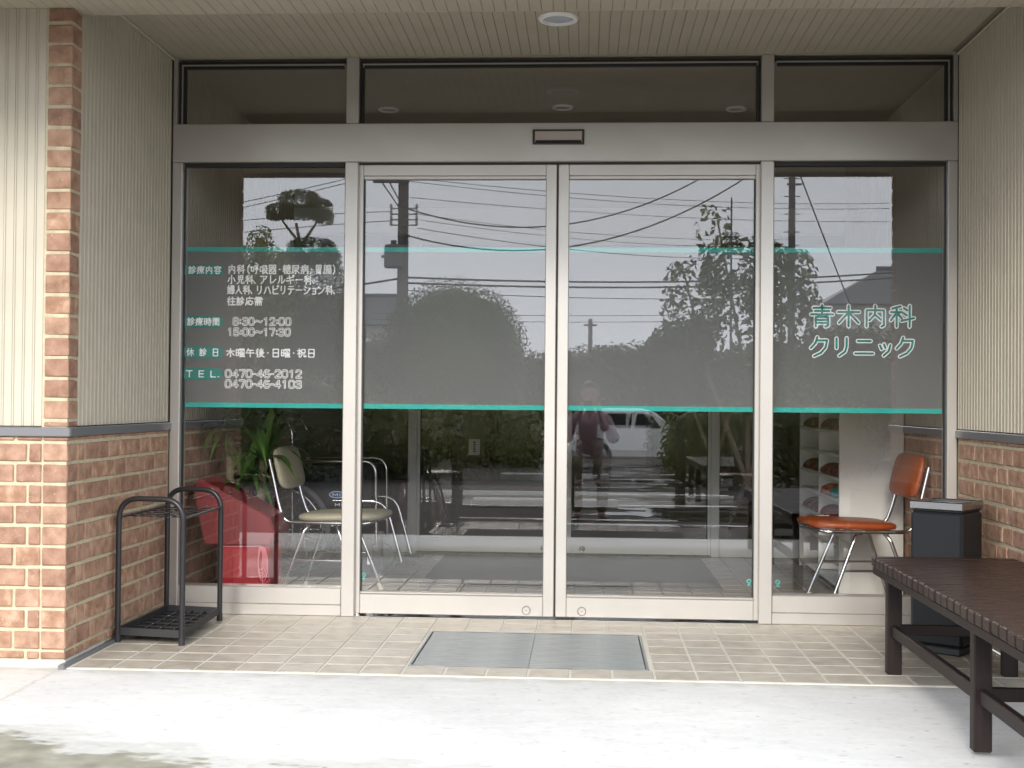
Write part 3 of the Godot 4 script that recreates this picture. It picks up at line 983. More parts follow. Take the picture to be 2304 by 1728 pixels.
	# sidelights
	for k in 2:
		var x0: float = -1.9715 if k == 0 else M2B - 0.0005
		var x1: float = M1A + 0.0005 if k == 0 else 1.7115
		var o := thing("sidelight_window", "left sidelight with white lettering of treatments and opening hours" if k == 0 else "right sidelight with teal outlined clinic name on grey film", "window", Vector3.ZERO, 0.0, "fixed windows beside the doors")
		part("bottom_rail", bx(Vector3(x0, 0.055, -0.1), Vector3(x1, 0.138, -0.006), 0.004), M.frame, o)
		part("base_rail", bx(Vector3(x0, 0.0005, -0.1), Vector3(x1, 0.0535, -0.01), 0.003), M.frame, o)
		part("pane", bx(Vector3(x0 + 0.0005, 0.1385, -0.0505), Vector3(x1 - 0.0005, HB - 0.001, -0.0445)), M.pane, o)
		var g := MB.new()
		var gx := x0 if k == 0 else x1
		var sd := 1.0 if k == 0 else -1.0
		g.box(Vector3(minf(gx, gx + sd * 0.005), 0.139, -0.06), Vector3(maxf(gx, gx + sd * 0.005), HB - 0.002, -0.036))
		g.box(Vector3(x0 + 0.01, HB - 0.02, -0.06), Vector3(x1 - 0.01, HB - 0.0015, -0.03))
		part("gasket", g.mesh(), M.gasket, o)
		filmed(o, x0 + (0.011 if k == 0 else 0.002), x1 - (0.002 if k == 0 else 0.011))
		if k == 0:
			badge(o, -1.9730, -1.7720, 1.6820, 0.0520)
			lettering(o, "診療内容", -1.9550, -1.7840, 1.6820, 0.0400, 0.0048, 0.0)
			lettering(o, "内科（呼吸器・糖尿病・胃腸）", -1.7560, -1.2100, 1.6860, 0.0460, 0.0056, 0.0)
			lettering(o, "小児科、アレルギー科、", -1.7570, -1.3060, 1.6355, 0.0445, 0.0056, 0.0)
			lettering(o, "婦人科、リハビリテーション科、", -1.7580, -1.2060, 1.5850, 0.0445, 0.0056, 0.0)
			lettering(o, "往診応需", -1.7590, -1.5770, 1.5290, 0.0430, 0.0056, 0.0)
			badge(o, -1.9800, -1.7750, 1.4275, 0.0600)
			lettering(o, "診療時間", -1.9580, -1.7890, 1.4275, 0.0400, 0.0048, 0.0)
			lettering(o, "8:30~12:00", -1.7280, -1.4360, 1.4305, 0.0420, 0.0094, 0.0034)
			lettering(o, "15:00~17:30", -1.7560, -1.4380, 1.3785, 0.0420, 0.0094, 0.0034)
			badge(o, -1.9790, -1.7750, 1.2765, 0.0580)
			lettering(o, "休 診 日", -1.9580, -1.7910, 1.2765, 0.0390, 0.0050, 0.0)
			lettering(o, "木曜午後・日曜・祝日", -1.7610, -1.3100, 1.2755, 0.0430, 0.0056, 0.0)
			badge(o, -1.9820, -1.7750, 1.1705, 0.0590)
			lettering(o, "T E L.", -1.9600, -1.7880, 1.1705, 0.0360, 0.0052, 0.0)
			lettering(o, "0470-46-2012", -1.7640, -1.3790, 1.1735, 0.0430, 0.0094, 0.0034)
			lettering(o, "0470-46-4103", -1.7640, -1.3790, 1.1230, 0.0430, 0.0094, 0.0034)
		else:
			lettering(o, "青木内科", 1.072, 1.574, 1.4695, 0.1080, 0.0205, 0.0105, -0.0532, M.white_vinyl, M.teal_dark)
			lettering(o, "クリニック", 1.070, 1.580, 1.3235, 0.0960, 0.0205, 0.0105, -0.0532, M.white_vinyl, M.teal_dark)
			emblem(o, Vector3(0.932, 0.188, -0.053))

	door_leaf("left sliding glass door with teal stripes and grey film band", -1.138, -0.1385, -0.045, 1.0, true)
	door_leaf("right sliding glass door with teal stripes and grey film band", -0.1305, 0.872, -0.045, -1.0, true)

func filmed(o: Node3D, x0: float, x1: float) -> void:
	part("film_band", bx(Vector3(x0, T2, -0.0554), Vector3(x1, T1, -0.0549)), M.film, o)
	for y in [T1, T2]:
		part("teal_stripe", bx(Vector3(x0, y - 0.0115, -0.0544), Vector3(x1, y + 0.0115, -0.0535)), M.teal, o)

# a sliding leaf; side is +1 when its meeting stile is at x1
func door_leaf(label: String, x0: float, x1: float, z: float, side: float, outer: bool) -> void:
	var o := thing("sliding_door", label, "door", Vector3.ZERO, 0.0, "outer sliding doors" if outer else "inner sliding doors")
	var fm: Material = M.frame if outer else M.frame_inner
	var a := z - 0.03
	var b := z + 0.015
	var top := HB - 0.006
	var ws := 0.0525 if outer else 0.05
	var meet := [x1 - ws, x1] if side > 0 else [x0, x0 + ws]
	var back := [x0, x0 + 0.058] if side > 0 else [x1 - 0.058, x1]
	if not outer:
		back = [x0, x0 + 0.02] if side > 0 else [x1 - 0.02, x1]
	part("meeting_stile", bx(Vector3(meet[0], 0.012, a), Vector3(meet[1], top, b), 0.003), fm, o)
	part("rear_stile", bx(Vector3(back[0], 0.012, a), Vector3(back[1], top, b), 0.003), fm, o)
	var rx0: float = (back[1] if side > 0 else meet[1]) + 0.0002
	var rx1: float = (meet[0] if side > 0 else back[0]) - 0.0002
	part("top_rail", bx(Vector3(rx0, 2.142, a), Vector3(rx1, top, b - 0.001), 0.002), fm, o)
	part("top_bead", bx(Vector3(rx0, 2.124, a + 0.004), Vector3(rx1, 2.1415, b - 0.004), 0.003), fm, o)
	part("bottom_rail", bx(Vector3(rx0, 0.012, a), Vector3(rx1, 0.108, b - 0.001), 0.003), fm, o)
	part("bottom_bead", bx(Vector3(rx0, 0.1085, a + 0.004), Vector3(rx1, 0.12, b - 0.004), 0.003), fm, o)
	var gz := z - 0.005
	part("pane", bx(Vector3(rx0, 0.1205, gz), Vector3(rx1, 2.1235, gz + 0.006)), M.pane, o)
	var g := MB.new()
	g.box(Vector3(x1 - 0.0005 if side > 0 else x0 - 0.004, 0.02, z - 0.02), Vector3(x1 + 0.003 if side > 0 else x0 + 0.0005, top - 0.002, z + 0.004))
	g.box(Vector3(rx0, 2.1225, gz + 0.0065), Vector3(rx1, 2.1238, gz + 0.012))
	var sx := rx0 if side > 0 else rx1
	g.box(Vector3(minf(sx, sx + side * 0.006), 0.121, gz + 0.0065), Vector3(maxf(sx, sx + side * 0.006), 2.122, gz + 0.014))
	part("gasket", g.mesh(), M.gasket, o)
	# thumb turn lock low on the meeting side
	var lx: float = meet[0] - 0.079 if side > 0 else meet[1] + 0.075
	var l := MB.new()
	l.lathe([Vector2(0, 0.006), Vector2(0.0125, 0.006), Vector2(0.0125, 0.0045), Vector2(0.0165, 0.005), Vector2(0.0195, 0.002), Vector2(0.0195, 0.0)], Vector3(lx, 0.042, b - 0.001), Vector3(0, 0, 1), 24)
	var lock := part("lock", l.mesh(), M.frame if outer else M.steel, o)
	var l2 := MB.new()
	l2.lathe([Vector2(0.0195, 0.0024), Vector2(0.0215, 0.0024), Vector2(0.0215, 0.0003)], Vector3(lx, 0.042, b - 0.001), Vector3(0, 0, 1), 24)
	part("lock_ring", l2.mesh(), M.dado, lock)
	part("keyhole", bx(Vector3(lx - 0.005, 0.0405, b + 0.005), Vector3(lx + 0.005, 0.0435, b + 0.0056)), M.dado, lock)
	if outer:
		filmed(o, rx0 + 0.0005, rx1 - 0.0005)
		emblem(o, Vector3(-1.066 if side > 0 else 0.796, 0.19, -0.0545))
	else:
		emblem(o, Vector3(rx0 + 0.035, 0.19, gz - 0.002))

# ---------------------------------------------------------------- vestibule between the two sets of doors
const VZ := -2.6
func vestibule() -> void:
	var fl := struct_root("vestibule_floor")
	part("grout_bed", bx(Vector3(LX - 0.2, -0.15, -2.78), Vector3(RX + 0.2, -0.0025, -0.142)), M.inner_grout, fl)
	for i in range(-9, 16):
		for j in 17:
			var x0 := TX + TILE * i
			var z1 := -0.145 - TILE * j
			var a0 := maxf(x0, LX + 0.004)
			var a1 := minf(x0 + TILE, RX - 0.004)
			var z0 := maxf(z1 - TILE, -2.77)
			if a1 - a0 < 0.012 or z1 - z0 < 0.012:
				continue
			if a0 > -0.9 and a1 < 0.77 and z1 < -1.09 and z0 > -2.4:
				continue
			var g := 0.004
			var key := "t%d_%d" % [roundi((a1 - a0) * 1000), roundi((z1 - z0) * 1000)]
			if not cache.has(key):
				cache[key] = bx(Vector3(-(a1 - a0) / 2 + g, -0.012, -(z1 - z0) / 2 + g), Vector3((a1 - a0) / 2 - g, 0, (z1 - z0) / 2 - g), 0.0022)
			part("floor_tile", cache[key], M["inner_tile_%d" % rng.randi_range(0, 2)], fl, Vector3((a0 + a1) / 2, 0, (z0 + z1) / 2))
	var cm := thing("carpet_mat", "dark grey carpet mat on the vestibule floor before the inner doors", "mat", Vector3(-0.07, 0.0, -1.74))
	var cb := MB.new()
	cb.box(Vector3(-0.86, 0.0005, -0.7), Vector3(0.86, 0.009, 0.69), 0.004)
	part("pile", cb.mesh(), M.carpet, cm)
	for s in [-1, 1]:
		var x: float = LX if s < 0 else RX
		var o: float = s
		var wall := thing("vestibule_wall", "brick and siding wall inside on the left behind the red box" if s < 0 else "brick and siding wall inside on the right behind the orange chair", "wall", Vector3.ZERO, 0.0, "vestibule side walls")
		part("mortar", bx(Vector3(minf(x + o * 0.006, x + o * 0.3), 0.0, -2.7), Vector3(maxf(x + o * 0.006, x + o * 0.3), 0.9, -0.102)), M.mortar, wall)
		part("siding_backing", bx(Vector3(minf(x + o * 0.011, x + o * 0.3), 0.902, -2.7), Vector3(maxf(x + o * 0.011, x + o * 0.3), 2.9, -0.102)), M.siding_gap, wall)
		brick_field(wall, Vector3(x, 0, -0.104), Vector3(0, 0, -1), Vector3(-o, 0, 0), 0.0, 2.5, 0.13)
		siding(wall, Vector3(x + o * 0.003, 0, -0.104), Vector3(0, 0, -1), Vector3(-o, 0, 0), 0.0, 2.5, 0.935, 2.72)
		part("dado_rail", bx(Vector3(minf(x - o * 0.012, x + o * 0.0095), 0.8945, -2.65), Vector3(maxf(x - o * 0.012, x + o * 0.0095), 0.931, -0.101), 0.003), M.dado, wall)
	struct("vestibule_ceiling", bx(Vector3(LX - 0.3, 2.718, -2.75), Vector3(RX + 0.3, 2.95, -0.02)), M.soffit)
	downlight(Vector3(-1.13, 2.717, -1.10), 0.062, "small round downlight inside, seen through the transom at its left end", "downlights in the vestibule ceiling")
	downlight(Vector3(-0.134, 2.717, -1.06), 0.062, "small round downlight inside, seen through the transom at its middle", "downlights in the vestibule ceiling")
	downlight(Vector3(0.848, 2.717, -1.12), 0.062, "small round downlight inside, seen through the transom at its right end", "downlights in the vestibule ceiling")
	# the inner doors
	var f := thing("inner_doorway", "white frame round the inner sliding doors at the back of the vestibule", "door frame")
	part("post", bx(Vector3(-1.207, 0.0, VZ - 0.06), Vector3(-1.1445, 2.2, VZ + 0.03), 0.004), M.frame_inner, f)
	part("post", bx(Vector3(0.865, 0.0, VZ - 0.06), Vector3(0.9225, 2.2, VZ + 0.03), 0.004), M.frame_inner, f)
	part("header", bx(Vector3(LX, 2.2005, VZ - 0.1), Vector3(RX, 2.38, VZ + 0.03), 0.004), M.frame_inner, f)
	part("upper_panel", bx(Vector3(LX, 2.381, VZ - 0.08), Vector3(RX, 2.72, VZ + 0.0)), M.interior_wall, f)
	for k in 2:
		var x0: float = LX + 0.002 if k == 0 else 0.923
		var x1: float = -1.2075 if k == 0 else RX - 0.002
		var w := thing("inner_sidelight", "fixed glass panel beside the inner doors behind the wheelchair" if k == 0 else "fixed glass panel beside the inner doors next to the shoe cabinet", "window", Vector3.ZERO, 0.0, "inner sidelights")
		part("bottom_rail", bx(Vector3(x0, 0.0005, VZ - 0.05), Vector3(x1, 0.126, VZ + 0.01), 0.004), M.frame_inner, w)
		part("pane", bx(Vector3(x0, 0.1265, VZ - 0.025), Vector3(x1, 2.2, VZ - 0.019)), M.pane, w)
	door_leaf("left inner sliding door at the back of the vestibule", -1.144, -0.1385, VZ, 1.0, false)
	door_leaf("right inner sliding door at the back of the vestibule", -0.1305, 0.8645, VZ, -1.0, false)

# ---------------------------------------------------------------- waiting room beyond
func inner_room() -> void:
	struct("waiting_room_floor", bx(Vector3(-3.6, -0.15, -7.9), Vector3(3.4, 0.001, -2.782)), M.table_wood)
	struct("waiting_room_ceiling", bx(Vector3(-3.6, 2.72, -7.9), Vector3(3.4, 2.95, -2.752)), M.interior_wall)
	var w := thing("waiting_room_wall", "plain dim walls of the waiting room beyond the inner doors", "wall")
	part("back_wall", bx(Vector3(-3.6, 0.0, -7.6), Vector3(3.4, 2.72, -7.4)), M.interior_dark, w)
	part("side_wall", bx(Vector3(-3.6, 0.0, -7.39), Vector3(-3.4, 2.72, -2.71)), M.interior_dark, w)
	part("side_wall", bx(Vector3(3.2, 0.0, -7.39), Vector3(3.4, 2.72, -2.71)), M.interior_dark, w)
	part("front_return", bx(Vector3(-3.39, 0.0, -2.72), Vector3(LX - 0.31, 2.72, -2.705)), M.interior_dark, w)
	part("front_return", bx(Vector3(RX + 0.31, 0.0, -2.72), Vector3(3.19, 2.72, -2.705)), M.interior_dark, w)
	# low table with two bunches of white flowers
	var t := thing("low_table", "low wooden table with flowers in the dim waiting room", "table", Vector3(-0.62, 0, -3.55))
	part("top", bx(Vector3(-0.55, 0.38, -0.22), Vector3(0.55, 0.42, 0.22), 0.006), M.table_wood, t)
	for sx in [-0.5, 0.5]:
		for sz in [-0.18, 0.18]:
			part("leg", bx(Vector3(sx - 0.02, 0.0, sz - 0.02), Vector3(sx + 0.02, 0.3795, sz + 0.02), 0.003), M.table_wood, t)
	for k in 2:
		var at: Vector3 = Vector3(-1.06, 0.421, -3.55) if k == 0 else Vector3(-0.2, 0.421, -3.5)
		var v := thing("flower_vase", "bunch of pale flowers at the left end of the waiting room table" if k == 0 else "bunch of pale flowers at the right end of the waiting room table", "flowers", at, 0.0, "flowers in the waiting room")
		var b := MB.new()
		b.lathe([Vector2(0.0, 0.0), Vector2(0.05, 0.0), Vector2(0.07, 0.08), Vector2(0.045, 0.16), Vector2(0.055, 0.18)], Vector3.ZERO, Vector3.UP, 16)
		part("vase", b.mesh(), M.house_wall, v)
		b = MB.new()
		var r := RandomNumberGenerator.new()
		r.seed = 70 + k
		var heads := []
		for i in 9:
			var p := Vector3(r.randf_range(-0.16, 0.16), r.randf_range(0.28, 0.52), r.randf_range(-0.12, 0.12))
			heads.append(p)
			b.tube(PackedVector3Array([Vector3(0, 0.12, 0), p * 0.6 + Vector3(0, 0.06, 0), p]), 0.004, 5)
		leaves(b, Vector3(0, 0.3, 0), Vector3(0.17, 0.16, 0.14), 90, 0.05, r, 0.7)
		part("leaves", b.mesh(), M.leaf_dark, v)
		b = MB.new()
		for p in heads:
			for i in 14:
				var d := Vector3(r.randf_range(-1, 1), r.randf_range(-0.6, 1), r.randf_range(-1, 1)).normalized()
				b.ball(p + d * 0.038, Vector3.ONE * 0.019, 4)
		part("blossom", b.mesh(), M.flower_white, v)
	var pn := thing("notice", "small white paper notice with black writing on the inner left door", "notice", Vector3(-0.75, 0.73, VZ + 0.0045))
	part("sheet", bx(Vector3(-0.038, -0.055, -0.001), Vector3(0.038, 0.055, 0.0), 0.0), M.paper, pn)
	var nb := MB.new()
	for k in 5:
		nb.box(Vector3(-0.008, 0.03 - k * 0.016, 0.0005), Vector3(0.008, 0.038 - k * 0.016, 0.001))
	part("writing", nb.mesh(), M.ink, pn)

# ---------------------------------------------------------------- greenery helpers
# n folded leaves spread through an ellipsoid; shell = 1 keeps them near its surface
func leaves(b: MB, c: Vector3, rad: Vector3, n: int, size: float, r: RandomNumberGenerator, shell := 0.6, slim := 0.55) -> void:
	for i in n:
		var d := Vector3(r.randf_range(-1, 1), r.randf_range(-1, 1), r.randf_range(-1, 1))
		if d.length() > 1.0 or d.length() < 0.05:
			d = d.normalized()
		else:
			d = d.normalized() * lerpf(d.length(), 1.0, shell)
		var p := c + d * rad * r.randf_range(0.93, 1.07)
		leaf(b, p, (d + Vector3(r.randf_range(-0.9, 0.9), r.randf_range(-0.5, 0.9), r.randf_range(-0.9, 0.9))).normalized(), size * r.randf_range(0.6, 1.3), r, slim)

func leaf(b: MB, p: Vector3, nrm: Vector3, s: float, r: RandomNumberGenerator, slim := 0.55) -> void:
	var u := nrm.cross(Vector3(r.randf_range(-1, 1), r.randf_range(-1, 1), r.randf_range(-1, 1))).normalized()
	if u.length() < 0.5:
		u = Vector3.RIGHT
	var w := nrm.cross(u)
	var k := r.randf_range(0.6, 1.35)
	b.tint = Color(k * r.randf_range(0.85, 1.2), k, k * r.randf_range(0.8, 1.1))
	var a := p - u * s * 0.5
	var e := p + u * s * 0.5
	var l := p + w * s * 0.5 * slim + nrm * s * 0.12
	var q := p - w * s * 0.5 * slim + nrm * s * 0.12
	b.tri(a, l, e, (nrm - w * 0.3).normalized())
	b.tri(a, e, q, (nrm + w * 0.3).normalized())
	b.tint = Color.WHITE

# strap leaf that rises and droops
func strap(b: MB, p: Vector3, az: float, elev: float, len_: float, w: float, droop: float, r: RandomNumberGenerator) -> void:
	var k := r.randf_range(0.6, 1.4)
	b.tint = Color(k, k, k * 0.9)
	var dir := Vector3(cos(az), 0, sin(az))
	var side := Vector3(-sin(az), 0, cos(az))
	var prev_l := Vector3(); var prev_r := Vector3()
	var n := 6
	for i in n + 1:
		var t := float(i) / n
		var e := elev - droop * t * t
		var q := p + dir * len_ * t * cos(e * 0.6 + 0.3 * elev) + Vector3.UP * len_ * t * sin(e)
		q.x = clampf(q.x, LX + 0.03, 99.0)
		var hw := w * 0.5 * (0.55 + 1.2 * t) * (1.0 - t) * 1.6 + 0.0012
		var a := q + side * hw
		var c := q - side * hw
		if i > 0:
			var nn := (Vector3.UP * cos(e) - dir * sin(e)).normalized()
			b.quad(prev_l, prev_r, c, a, nn)
		prev_l = a
		prev_r = c
	b.tint = Color.WHITE

func tree(called: String, label: String, group: String, at: Vector3, trunk: Array, trunk_r: float, blobs: Array, leaf_size: float, m: Material, sd: int, shell := 0.7, core := 0.0, slim := 0.55) -> Node3D:
	var t := thing(called, label, "hedge" if called.ends_with("hedge") else ("shrub" if called.ends_with("shrub") else "tree"), at, 0.0, group)
	var r := RandomNumberGenerator.new()
	r.seed = sd
	var ns := noise(sd, 0.9, 3)
	for i in trunk.size():
		var tr := trunk_r * (0.5 if called == "pine_tree" and i > 0 else 1.0)
		part("trunk", tb(trunk[i], tr, 7, tr * 0.35), M.trunk_bark, t)
	var b := MB.new()
	for q in blobs:
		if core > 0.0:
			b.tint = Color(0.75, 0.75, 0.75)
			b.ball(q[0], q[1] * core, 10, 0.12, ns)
		leaves(b, q[0], q[1], q[2], leaf_size, r, shell, slim)
	part("crown", b.mesh(), m, t)
	return t

# ---------------------------------------------------------------- car park and street behind the camera (seen in the panes)
func street_side() -> void:
	var G := "trees across the car park"
	tree("round_tree", "large clipped dome shaped tree mirrored in the left door", G, Vector3(-3.25, slope(25.0), 25.0), [[Vector3(0, 0, 0), Vector3(0.05, 1.2, 0), Vector3(0, 2.4, 0)]], 0.16, [[Vector3(0, 2.25, 0), Vector3(1.95, 2.45, 1.9), 17000], [Vector3(-2.3, 1.5, 0.6), Vector3(1.5, 1.9, 1.5), 9000]], 0.085, M.leaf_round, 201, 0.85, 0.93)
	tree("pine_tree", "pine with a flat rounded crown mirrored at the top of the left sidelight", G, Vector3(-8.3, slope(30.0), 30.0), [[Vector3(0.25, 0, 0), Vector3(0.1, 3, 0), Vector3(0.1, 6.0, 0), Vector3(-0.1, 7.0, 0)], [Vector3(0.1, 6.4, 0), Vector3(0.4, 6.9, 0.1), Vector3(0.6, 7.2, 0)], [Vector3(0.1, 6.3, 0), Vector3(-0.35, 6.85, 0.1), Vector3(-0.6, 7.2, 0)]], 0.11, [[Vector3(0.0, 7.6, 0), Vector3(0.65, 0.36, 0.6), 2600], [Vector3(-0.6, 7.35, 0.1), Vector3(0.42, 0.24, 0.45), 1200], [Vector3(0.55, 7.4, 0), Vector3(0.42, 0.34, 0.45), 1400], [Vector3(0.1, 7.3, 0), Vector3(0.7, 0.22, 0.5), 1300], [Vector3(-0.75, 7.2, 0), Vector3(0.22, 0.12, 0.3), 250], [Vector3(0.75, 7.15, 0), Vector3(0.28, 0.22, 0.3), 350], [Vector3(0.35, 6.2, 0.1), Vector3(0.75, 0.4, 0.6), 2600], [Vector3(0.75, 5.95, 0.0), Vector3(0.5, 0.35, 0.5), 1600], [Vector3(-0.2, 5.85, 0.1), Vector3(0.5, 0.35, 0.5), 1600], [Vector3(0.2, 5.2, 0.1), Vector3(1.3, 0.8, 1.0), 6000]], 0.1, M.leaf_pine, 202, 0.3, 0.0, 0.3)
	tree("bright_shrub", "tall yellow green shrub mirrored at the left edge of the sky", G, Vector3(-7.45, slope(22.0), 22.0), [[Vector3(0, 0, 0), Vector3(0, 2.5, 0), Vector3(0.1, 4.8, 0)]], 0.06, [[Vector3(0, 3.9, 0), Vector3(0.95, 1.3, 0.8), 4200], [Vector3(0.1, 5.0, 0), Vector3(0.3, 0.6, 0.3), 350], [Vector3(-0.4, 4.8, 0), Vector3(0.2, 0.4, 0.2), 160]], 0.13, M.leaf_bright, 203, 0.4, 0.5, 0.35)
	var lf := slope(14.0)
	tree("broadleaf_tree", "young broadleaf tree with loose leaves mirrored in the right door and sidelight", G, Vector3(2.6, lf, 14.0), [[Vector3(0, 0, 0), Vector3(0, 1.6, 0), Vector3(-0.5, 4.3, 0)], [Vector3(0, 0.1, 0), Vector3(-0.6, 1.8, 0.1), Vector3(-1.0, 3.4, 0.1)], [Vector3(0, 0.1, 0), Vector3(0.5, 2.0, -0.1), Vector3(0.5, 3.7, 0)]], 0.045, [[Vector3(-0.55, 4.15, 0), Vector3(0.3, 0.42, 0.35), 90], [Vector3(-0.1, 3.55, 0), Vector3(0.75, 0.5, 0.6), 800], [Vector3(-0.85, 3.0, 0.1), Vector3(0.55, 0.75, 0.5), 640], [Vector3(0.45, 3.3, 0), Vector3(0.65, 0.65, 0.55), 780], [Vector3(0.6, 2.6, 0), Vector3(0.65, 0.7, 0.6), 800], [Vector3(-0.2, 2.5, 0.2), Vector3(0.8, 0.7, 0.6), 800], [Vector3(0.3, 1.7, 0.1), Vector3(0.8, 0.6, 0.6), 700]], 0.125, M.leaf_broad, 204, 0.2, 0.0, 0.5)
	tree("dark_tree", "dark leafy tree mirrored behind the white lettering of the left sidelight", G, Vector3(-7.6, slope(25.0), 25.5), [[Vector3(0, 0, 0), Vector3(0, 1.5, 0), Vector3(0.1, 3.0, 0)]], 0.12, [[Vector3(0, 2.4, 0), Vector3(2.1, 2.5, 1.6), 6000], [Vector3(1.0, 3.2, 0), Vector3(1.1, 1.1, 1.0), 1500]], 0.16, M.leaf_dark, 208, 0.7, 0.85)
	tree("dark_tree", "dark leafy tree mirrored left of the clinic name below the tiled roof", G, Vector3(8.3, slope(33.0), 33.0), [[Vector3(0, 0, 0), Vector3(0, 1.5, 0), Vector3(0.1, 3.0, 0)]], 0.12, [[Vector3(0, 2.3, 0), Vector3(2.1, 2.2, 1.4), 5500], [Vector3(-0.8, 2.9, 0), Vector3(0.9, 1.3, 0.9), 1500]], 0.16, M.leaf_dark, 209, 0.7, 0.85)
	var hd := "hedges and shrubs round the car park"
	tree("clipped_hedge", "long dark green hedge mirrored low in the left door", hd, Vector3(-2.6, slope(18.0), 18.0), [[Vector3(-1.2, 0, 0), Vector3(-1.2, 0.5, 0)], [Vector3(1.2, 0, 0), Vector3(1.2, 0.5, 0)]], 0.05, [[Vector3(-1.4, 0.75, 0), Vector3(1.0, 0.85, 0.6), 2200], [Vector3(0.1, 0.75, 0), Vector3(1.0, 0.8, 0.6), 2200], [Vector3(1.25, 0.7, 0), Vector3(0.65, 0.78, 0.6), 1500]], 0.12, M.leaf_hedge, 205, 0.7, 0.85)
	tree("brown_hedge", "tall olive hedge mirrored behind the beige chair", hd, Vector3(-5.6, slope(16.0), 16.0), [[Vector3(-0.6, 0, 0), Vector3(-0.6, 0.8, 0)], [Vector3(0.6, 0, 0), Vector3(0.6, 0.8, 0)]], 0.05, [[Vector3(-0.5, 1.0, 0), Vector3(1.1, 1.2, 0.6), 2400], [Vector3(0.7, 0.9, 0), Vector3(0.9, 1.1, 0.6), 2000]], 0.12, M.leaf_dark, 206, 0.7, 0.85)
	tree("low_hedge", "olive hedge mirrored low in the right door under the leafy tree", hd, Vector3(2.85, slope(16.0), 16.0), [[Vector3(-0.5, 0, 0), Vector3(-0.5, 0.5, 0)], [Vector3(0.7, 0, 0), Vector3(0.7, 0.5, 0)]], 0.05, [[Vector3(-0.95, 0.65, 0), Vector3(0.6, 0.8, 0.5), 1000], [Vector3(0.1, 0.75, 0), Vector3(0.8, 0.8, 0.6), 1700], [Vector3(1.3, 0.75, 0), Vector3(1.0, 0.85, 0.6), 2000]], 0.11, M.leaf_hedge, 207, 0.6, 0.8)
	var far := [[Vector3(0.3, 0, 66), 3.2, 5.3, "low rounded far tree mirrored right of the door gap"], [Vector3(3.2, 0, 70), 3.0, 5.7, "far dark tree mirrored behind the white car"], [Vector3(5.6, 0, 68), 2.2, 7.0, "taller far tree with a ragged top mirrored beside the leafy tree"], [Vector3(-2.4, 0, 72), 2.6, 5.2, "far tree mirrored beside the domed tree"], [Vector3(9.6, 0, 64), 3.0, 5.4, "far tree mirrored below the hipped roof"], [Vector3(14.2, 0, 62), 3.2, 5.2, "far tree mirrored at the right end of the street"]]
	for i in far.size():
		var f: Array = far[i]
		var at: Vector3 = f[0]
		at.y = slope(at.z)
		var h: float = f[2]
		tree("distant_tree", f[3], "trees far down the street", at, [[Vector3(0, 0, 0), Vector3(0, h * 0.6, 0)]], 0.25, [[Vector3(0, h * 0.5, 0), Vector3(f[1], h * 0.5, 2.2), 2600], [Vector3(f[1] * 0.4, h * 0.72, 0), Vector3(f[1] * 0.5, h * 0.3, 1.6), 900], [Vector3(-f[1] * 0.5, h * 0.6, 0), Vector3(f[1] * 0.5, h * 0.3, 1.6), 900]], 0.34, M.leaf_dark, 220 + i, 0.75, 0.88)

	# utility poles
	var p := thing("utility_pole", "concrete utility pole with transformer and crossarm mirrored in the left door", "utility pole", Vector3(-4.97, slope(28.0), 28.0), 0.0, "utility poles along the street")
	var g0 := slope(28.0)
	part("shaft", tb([Vector3(0, -0.2, 0), Vector3(0, 4, 0), Vector3(0, 8.9 - g0, 0)], 0.19, 12, 0.13), M.pole_concrete, p)
	part("crossarm", bx(Vector3(-0.8, 6.95 - g0, -0.26), Vector3(0.18, 7.06 - g0, -0.16), 0.01), M.transformer_grey, p)
	var br := MB.new()
	br.tube(PackedVector3Array([Vector3(-0.55, 6.95 - g0, -0.21), Vector3(-0.1, 6.3 - g0, -0.17)]), 0.02, 6)
	br.tube(PackedVector3Array([Vector3(-0.35, 6.95 - g0, -0.21), Vector3(-0.1, 6.5 - g0, -0.17)]), 0.02, 6)
	part("brace", br.mesh(), M.transformer_grey, p)
	var tf := MB.new()
	tf.lathe([Vector2(0, 0), Vector2(0.24, 0.0), Vector2(0.26, 0.06), Vector2(0.26, 0.55), Vector2(0.22, 0.62), Vector2(0.08, 0.64), Vector2(0.08, 0.74), Vector2(0, 0.74)], Vector3(-0.2, 4.62 - g0, -0.36), Vector3.UP, 16)
	part("transformer", tf.mesh(), M.transformer_grey, p)
	part("bracket", bx(Vector3(-0.55, 4.9 - g0, -0.3), Vector3(0.1, 4.98 - g0, -0.2), 0.01), M.transformer_grey, p)
	for k in 4:
		part("insulator_arm", bx(Vector3(-0.32, 5.78 - g0 + k * 0.15, -0.24), Vector3(0.42, 5.81 - g0 + k * 0.15, -0.2)), M.transformer_grey, p)
		for sx in [-0.3, 0.4]:
			var ib := MB.new()
			ib.lathe([Vector2(0, 0), Vector2(0.045, 0), Vector2(0.03, 0.05), Vector2(0.045, 0.06), Vector2(0.02, 0.12), Vector2(0, 0.12)], Vector3(sx, 5.81 - g0 + k * 0.15, -0.22), Vector3.UP, 8)
			part("insulator", ib.mesh(), M.insulator, p)
	p = thing("utility_pole", "concrete utility pole with step bolts mirrored in the right sidelight", "utility pole", Vector3(7.16, slope(38.0), 38.0), 0.0, "utility poles along the street")
	g0 = slope(38.0)
	part("shaft", tb([Vector3(0, -0.2, 0), Vector3(0, 5, 0), Vector3(0, 10.5 - g0, 0)], 0.15, 12, 0.11), M.pole_concrete, p)
	for k in 8:
		part("step_bolt", bx(Vector3(-0.28, 4.5 + k * 0.62 - g0, -0.02), Vector3(0.28, 4.53 + k * 0.62 - g0, 0.01)), M.transformer_grey, p)
